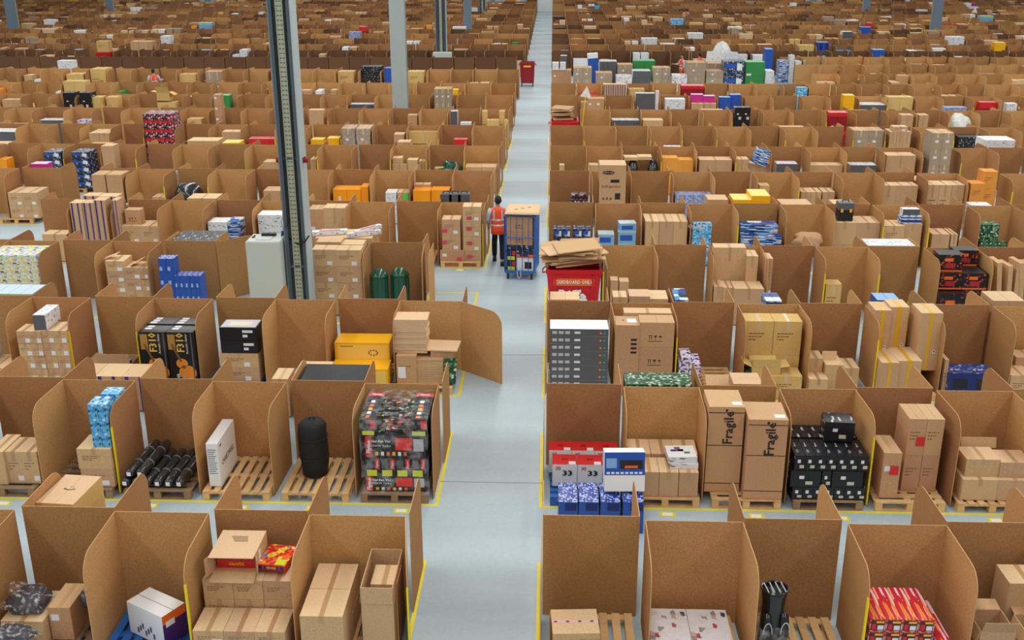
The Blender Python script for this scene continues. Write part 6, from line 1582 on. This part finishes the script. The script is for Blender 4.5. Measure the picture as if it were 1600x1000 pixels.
load(990, 1024, 95, TZ + 1.9, 1, 'grnb', 'green boxed load', 2, 1, 2); load(989, 1017, 111, TZ, 1, 'gry', 'pale wrapped load', 1, 1, 3); load(1021, 1048, 106, TZ + .2, 1, 'ctg', 'beige load with white straps', 2, 1, 2)
load(1051, 1074, 118, TZ - .5, 1, 'mag', 'white pink wrapped load', 1, 1, 1); load(1074, 1103, 98, TZ, 1.2, 'ctg', 'tall beige wrapped load', 1, 1, 2); load(1104, 1131, 111, TZ - .1, 1, 'ctg', 'low beige striped load', 1, 1, 3); load(1106, 1130, 99, TZ + 1.6, 1, 'ctg', 'rear beige wavy load', 1, 1, 2)
load(1132, 1163, 96, TZ, 1.1, 'db', 'dark green bottle load', 1, 1, 2); load(1166, 1196, 97, TZ + .2, 1.1, 'grnb', 'bright green wrapped load', 1, 1, 2); load(1197, 1210, 111, TZ, 1, 'white', 'white low load', 1, 1, 1); load(1197, 1209, 77, TZ + 3.6, .9, 'blueb', 'blue orange tall load', 1, 1, 3); load(1218, 1233, 95, TZ + 1.4, .8, 'bw', 'blue white tall poster box', 1, 1, 1)
bag(at(1222, 124, TZ - .4)[0], TZ - .2, .0, 2.2, .9, .5, 'teal plastic bags lying on the floor by the pallets', mat('teal_film', (60, 110, 120), .25, noise=.3, scale=5), 61)
for q in range(4):
    X0, z = at(1122 + q * 4, 82, TZ + 2.6 + q * .05); b = MB(); b.box(-.5, .5, -.03, .03, 0, 1.9); o = b.obj('white_mattress', P_WG, None, (X0 - .25 + q * .1, TZ + 2.7 + q * .12, 0)); o.rotation_euler = (-.1, .1, 0); thing(o, uniq(f'white leaning slab behind the beige loads, {ORDI[q]} of four'), 'mattress')
bag(at(1133, 76, TZ + 3)[0] , TZ + 4.1, .0, 1.2, .8, 2.2, 'tall white plastic sack standing behind the beige loads', mat('white_plastic', (214, 220, 214), .3), 62)
X0, z = at(938, 95, TZ + 3); b = MB(); b.box(-.28, .28, -.25, .25, 0, 1.5); o = b.obj('blue_carton', BLUE, None, (at(935, 90, TZ + 3.4)[0] - .2, TZ + 3.4, 0)); o.rotation_euler = (0, -.08, 0); b = MB(); b.box(-.29, .29, -.26, .26, 1.5, 1.75); b.obj('white_top', WHITE, o); thing(o, 'upright blue carton with white top, leaning, behind pallets', 'box')

# ================================================================== far rows, past the countable ones
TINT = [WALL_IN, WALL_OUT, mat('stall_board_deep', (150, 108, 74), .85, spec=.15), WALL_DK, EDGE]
for m_ in ('stall_board_inner', 'stall_board_outer'): pass
fs = MB(); fc = {}
FCM = [CT, CTL, CTR, CTY, WHITE, P_WG, BLUE, RED, CYAN, CTG, BLACK, LBLUE, YBOX, MAG, GRN, ORANGE_CT]
fg = MB()
rf = random.Random(77)
def far_prof(d, h=HP, r=.26):
    pts = [(0, 0), (0, h)]
    for k in range(4):
        a = PI / 2 * k / 3; pts.append(((d - r) + r * math.sin(a), h - r + r * math.cos(a)))
    pts.append((d, 0)); return pts
bpy.context.view_layer.update()
def extent(o):
    lo = [1e9] * 3; hi = [-1e9] * 3
    for q in [o] + list(o.children):
        if q.type != 'MESH': continue
        for c_ in q.bound_box:
            v = q.matrix_world @ Vector(c_)
            for a in range(3): lo[a] = min(lo[a], v[a]); hi[a] = max(hi[a], v[a])
    return lo, hi
LAND = [extent(o) for o in C.objects if o.parent is None and o.get('category') and o.get('category') not in ('stall', 'divider')]
LAND = [(a[0], b_[0], a[1], b_[1]) for a, b_ in LAND if b_[1] > 50 and b_[1] < 200]
def hits(x0, x1, y0, y1): return any(x0 < b_ and x1 > a and y0 < d and y1 > c_ for a, b_, c_, d in LAND)
def far_stall(X, Y, s, tone):
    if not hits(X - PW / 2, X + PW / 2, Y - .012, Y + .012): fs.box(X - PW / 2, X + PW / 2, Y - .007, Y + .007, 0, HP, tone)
    pr = far_prof(DP); n = len(pr)
    for sx in (-1, 1):
        xx = X + sx * PW / 2
        if hits(xx - .012, xx + .012, min(Y, Y - s * DP), max(Y, Y - s * DP)): continue
        vs = [(xx + .008, Y - s * y, z) for y, z in pr] + [(xx - .008, Y - s * y, z) for y, z in pr]
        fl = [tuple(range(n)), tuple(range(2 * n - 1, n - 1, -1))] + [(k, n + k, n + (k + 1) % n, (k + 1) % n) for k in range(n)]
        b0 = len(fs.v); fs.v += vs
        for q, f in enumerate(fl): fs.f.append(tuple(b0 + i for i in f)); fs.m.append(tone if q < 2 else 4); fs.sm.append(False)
def far_goods(X, Y, s, dens):
    if rf.random() > dens or hits(X - .5, X + .5, min(Y, Y - s * 1.05), max(Y, Y - s * 1.05)): return
    k = rf.choice((1, 1, 2, 2, 3)); 
    bas = rf.choice((0, 0, 0, 1, 1, 2, 2, 3, 3, 4, 5, 9, 9)) if rf.random() < .84 else rf.choice((4, 4, 5, 6, 7, 8, 10, 11, 12, 13, 14, 15))
    top = rf.choice((.5, .8, 1.0, 1.15, 1.25, 1.45)) * rf.uniform(.9, 1.08)
    for q in range(k):
        w = 1.0 / k; h = top * rf.choice((1, 1, .8)); x = X - .5 + (q + .5) * w; d = rf.uniform(.5, .95)
        y0 = Y - s * .06; y1 = Y - s * (.06 + d)
        mi = bas if rf.random() < .8 else rf.choice((0, 1, 4)); b0 = len(fg.v)
        ww = w * rf.uniform(.8, .97) / 2
        fg.box(x - ww, x + ww, min(y0, y1), max(y0, y1), 0, h, mi)
        fg.m[-5] = {0: 1, 2: 0}.get(mi, mi) if True else mi
for n in range(10, 29):
    Y = TN(n)
    if Y > 122: break
    for side in ('left', 'right'):
        if n in (12, 13) and side == 'left': continue
        if n == 11 and side == 'left': Y2 = 56.2
        else: Y2 = Y
        kmax = int((5 + 1.66 * n) if side == 'left' else (6 + 1.56 * n)) + 1
        for i in range(kmax):
            if side == 'right' and n in (11, 12, 13) and i < 11: continue
            X = XR + (i + .5) * W if side == 'right' else XL - (i + .5) * W
            if side == 'left' and n >= 14 and i == 0 and n < 15: pass
            f = (i % 2 == 0) if side == 'left' else (i % 2 == 1)
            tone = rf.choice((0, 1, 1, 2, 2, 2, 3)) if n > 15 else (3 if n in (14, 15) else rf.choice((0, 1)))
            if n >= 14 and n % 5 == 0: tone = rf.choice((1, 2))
            far_stall(X, Y2 + (0 if f else .09), 1 if f else -1, tone)
            far_goods(X, Y2, 1, .42 if n < 14 else .55); far_goods(X, Y2 + .1, -1, .35 if n < 14 else .5)
o = fs.obj('cardboard_stall', TINT); o['kind'] = 'stuff'; thing(o, 'distant rows of brown cardboard stalls reaching to the far wall', 'stall')
o = fg.obj('cardboard_carton', FCM); o['kind'] = 'stuff'; thing(o, 'distant cartons and coloured boxes standing in the far stalls', 'box')
# goods in the countable stalls that no line above fills
fill = MB()

# ================================================================== settle: nudge goods apart and off the boards
bpy.context.view_layer.update()
SET = []; FIX = []
for o in C.objects:
    if o.parent is not None: continue
    cat = o.get('category')
    if cat in ('box', 'bag', 'bundle', 'plastic film') and o.get('kind') != 'stuff' and o.type == 'MESH' or (cat == 'box' and o.type == 'EMPTY'):
        lo, hi = extent(o)
        if hi[1] < 52 and cat != 'plastic film': SET.append([o, lo, hi, [0, 0, 0]])
    elif cat == 'stall':
        for c_ in o.children:
            lo, hi = extent(c_)
            if hi[1] < 52: FIX.append((lo, hi))
SET.sort(key=lambda e: e[1][1])
KIDS = ('toy boxes', 'inside', 'in the roll cage')
inner = [any(k in e[0]['label'] for k in KIDS) or e[0].name.startswith('open_carton') for e in SET]
CELL = {}
for k, (lo, hi) in enumerate(FIX):
    for cx in range(int(lo[0] // 1.2) - 1, int(hi[0] // 1.2) + 2):
        for cy in range(int(lo[1] // 1.2) - 1, int(hi[1] // 1.2) + 2): CELL.setdefault((cx, cy), []).append(k)
SCL = {}
for rnd in range(16):
    moved = 0
    for e in SET:
        o, lo, hi, acc = e
        for k in CELL.get((int(((lo[0] + hi[0]) / 2) // 1.2), int(((lo[1] + hi[1]) / 2) // 1.2)), ()):
            fl_, fh = FIX[k]
            p = [min(hi[a], fh[a]) - max(lo[a], fl_[a]) for a in range(3)]
            if min(p) <= .0005: continue
            a = 0 if p[0] < p[1] else 1
            d = p[a] + .002
            if (lo[a] + hi[a]) < (fl_[a] + fh[a]): d = -d
            if abs(acc[a] + d) > .22 or rnd > 8:
                ext = hi[a] - lo[a]
                if rnd > 5 and abs(d) < ext * .6 and o.type == 'MESH':
                    sc_ = SCL.setdefault(o.name, [1, 1, 1]); sc_[a] *= (ext - abs(d)) / ext
                    if d > 0: lo[a] += d
                    else: hi[a] += d
                    acc[a] += d / 2; moved += 1
                continue
            acc[a] += d; lo[a] += d; hi[a] += d; moved += 1
    for i in range(len(SET)):
        if inner[i]: continue
        for j in range(i + 1, len(SET)):
            if SET[j][1][1] > SET[i][2][1]: break
            if inner[j]: continue
            lo, hi = SET[i][1], SET[i][2]; l2, h2 = SET[j][1], SET[j][2]
            p = [min(hi[a], h2[a]) - max(lo[a], l2[a]) for a in range(3)]
            if min(p) <= .0005: continue
            a = min(range(3), key=lambda q: p[q])
            if a == 2 and p[2] > .03: a = 0 if p[0] < p[1] else 1
            d = p[a] + .001; sgn = 1 if (l2[a] + h2[a]) >= (lo[a] + hi[a]) else -1
            if a == 2:
                t = SET[j] if sgn > 0 else SET[i]
                t[1][2] += d; t[2][2] += d; t[3][2] += d
            else:
                for t, k in ((SET[j], sgn), (SET[i], -sgn)):
                    q = k * d / 2
                    if abs(t[3][a] + q) > .25 or rnd > 8:
                        ext = t[2][a] - t[1][a]
                        if rnd > 5 and abs(q) < ext * .6 and t[0].type == 'MESH':
                            sc_ = SCL.setdefault(t[0].name, [1, 1, 1]); sc_[a] *= (ext - abs(q)) / ext
                            if q > 0: t[1][a] += q
                            else: t[2][a] += q
                            t[3][a] += q / 2
                        continue
                    t[1][a] += q; t[2][a] += q; t[3][a] += q
            moved += 1
    if not moved: break
for o, lo, hi, acc in SET:
    if o.name in SCL: o.scale = SCL[o.name]
    o.location = (o.location.x + acc[0], o.location.y + acc[1], o.location.z + acc[2])
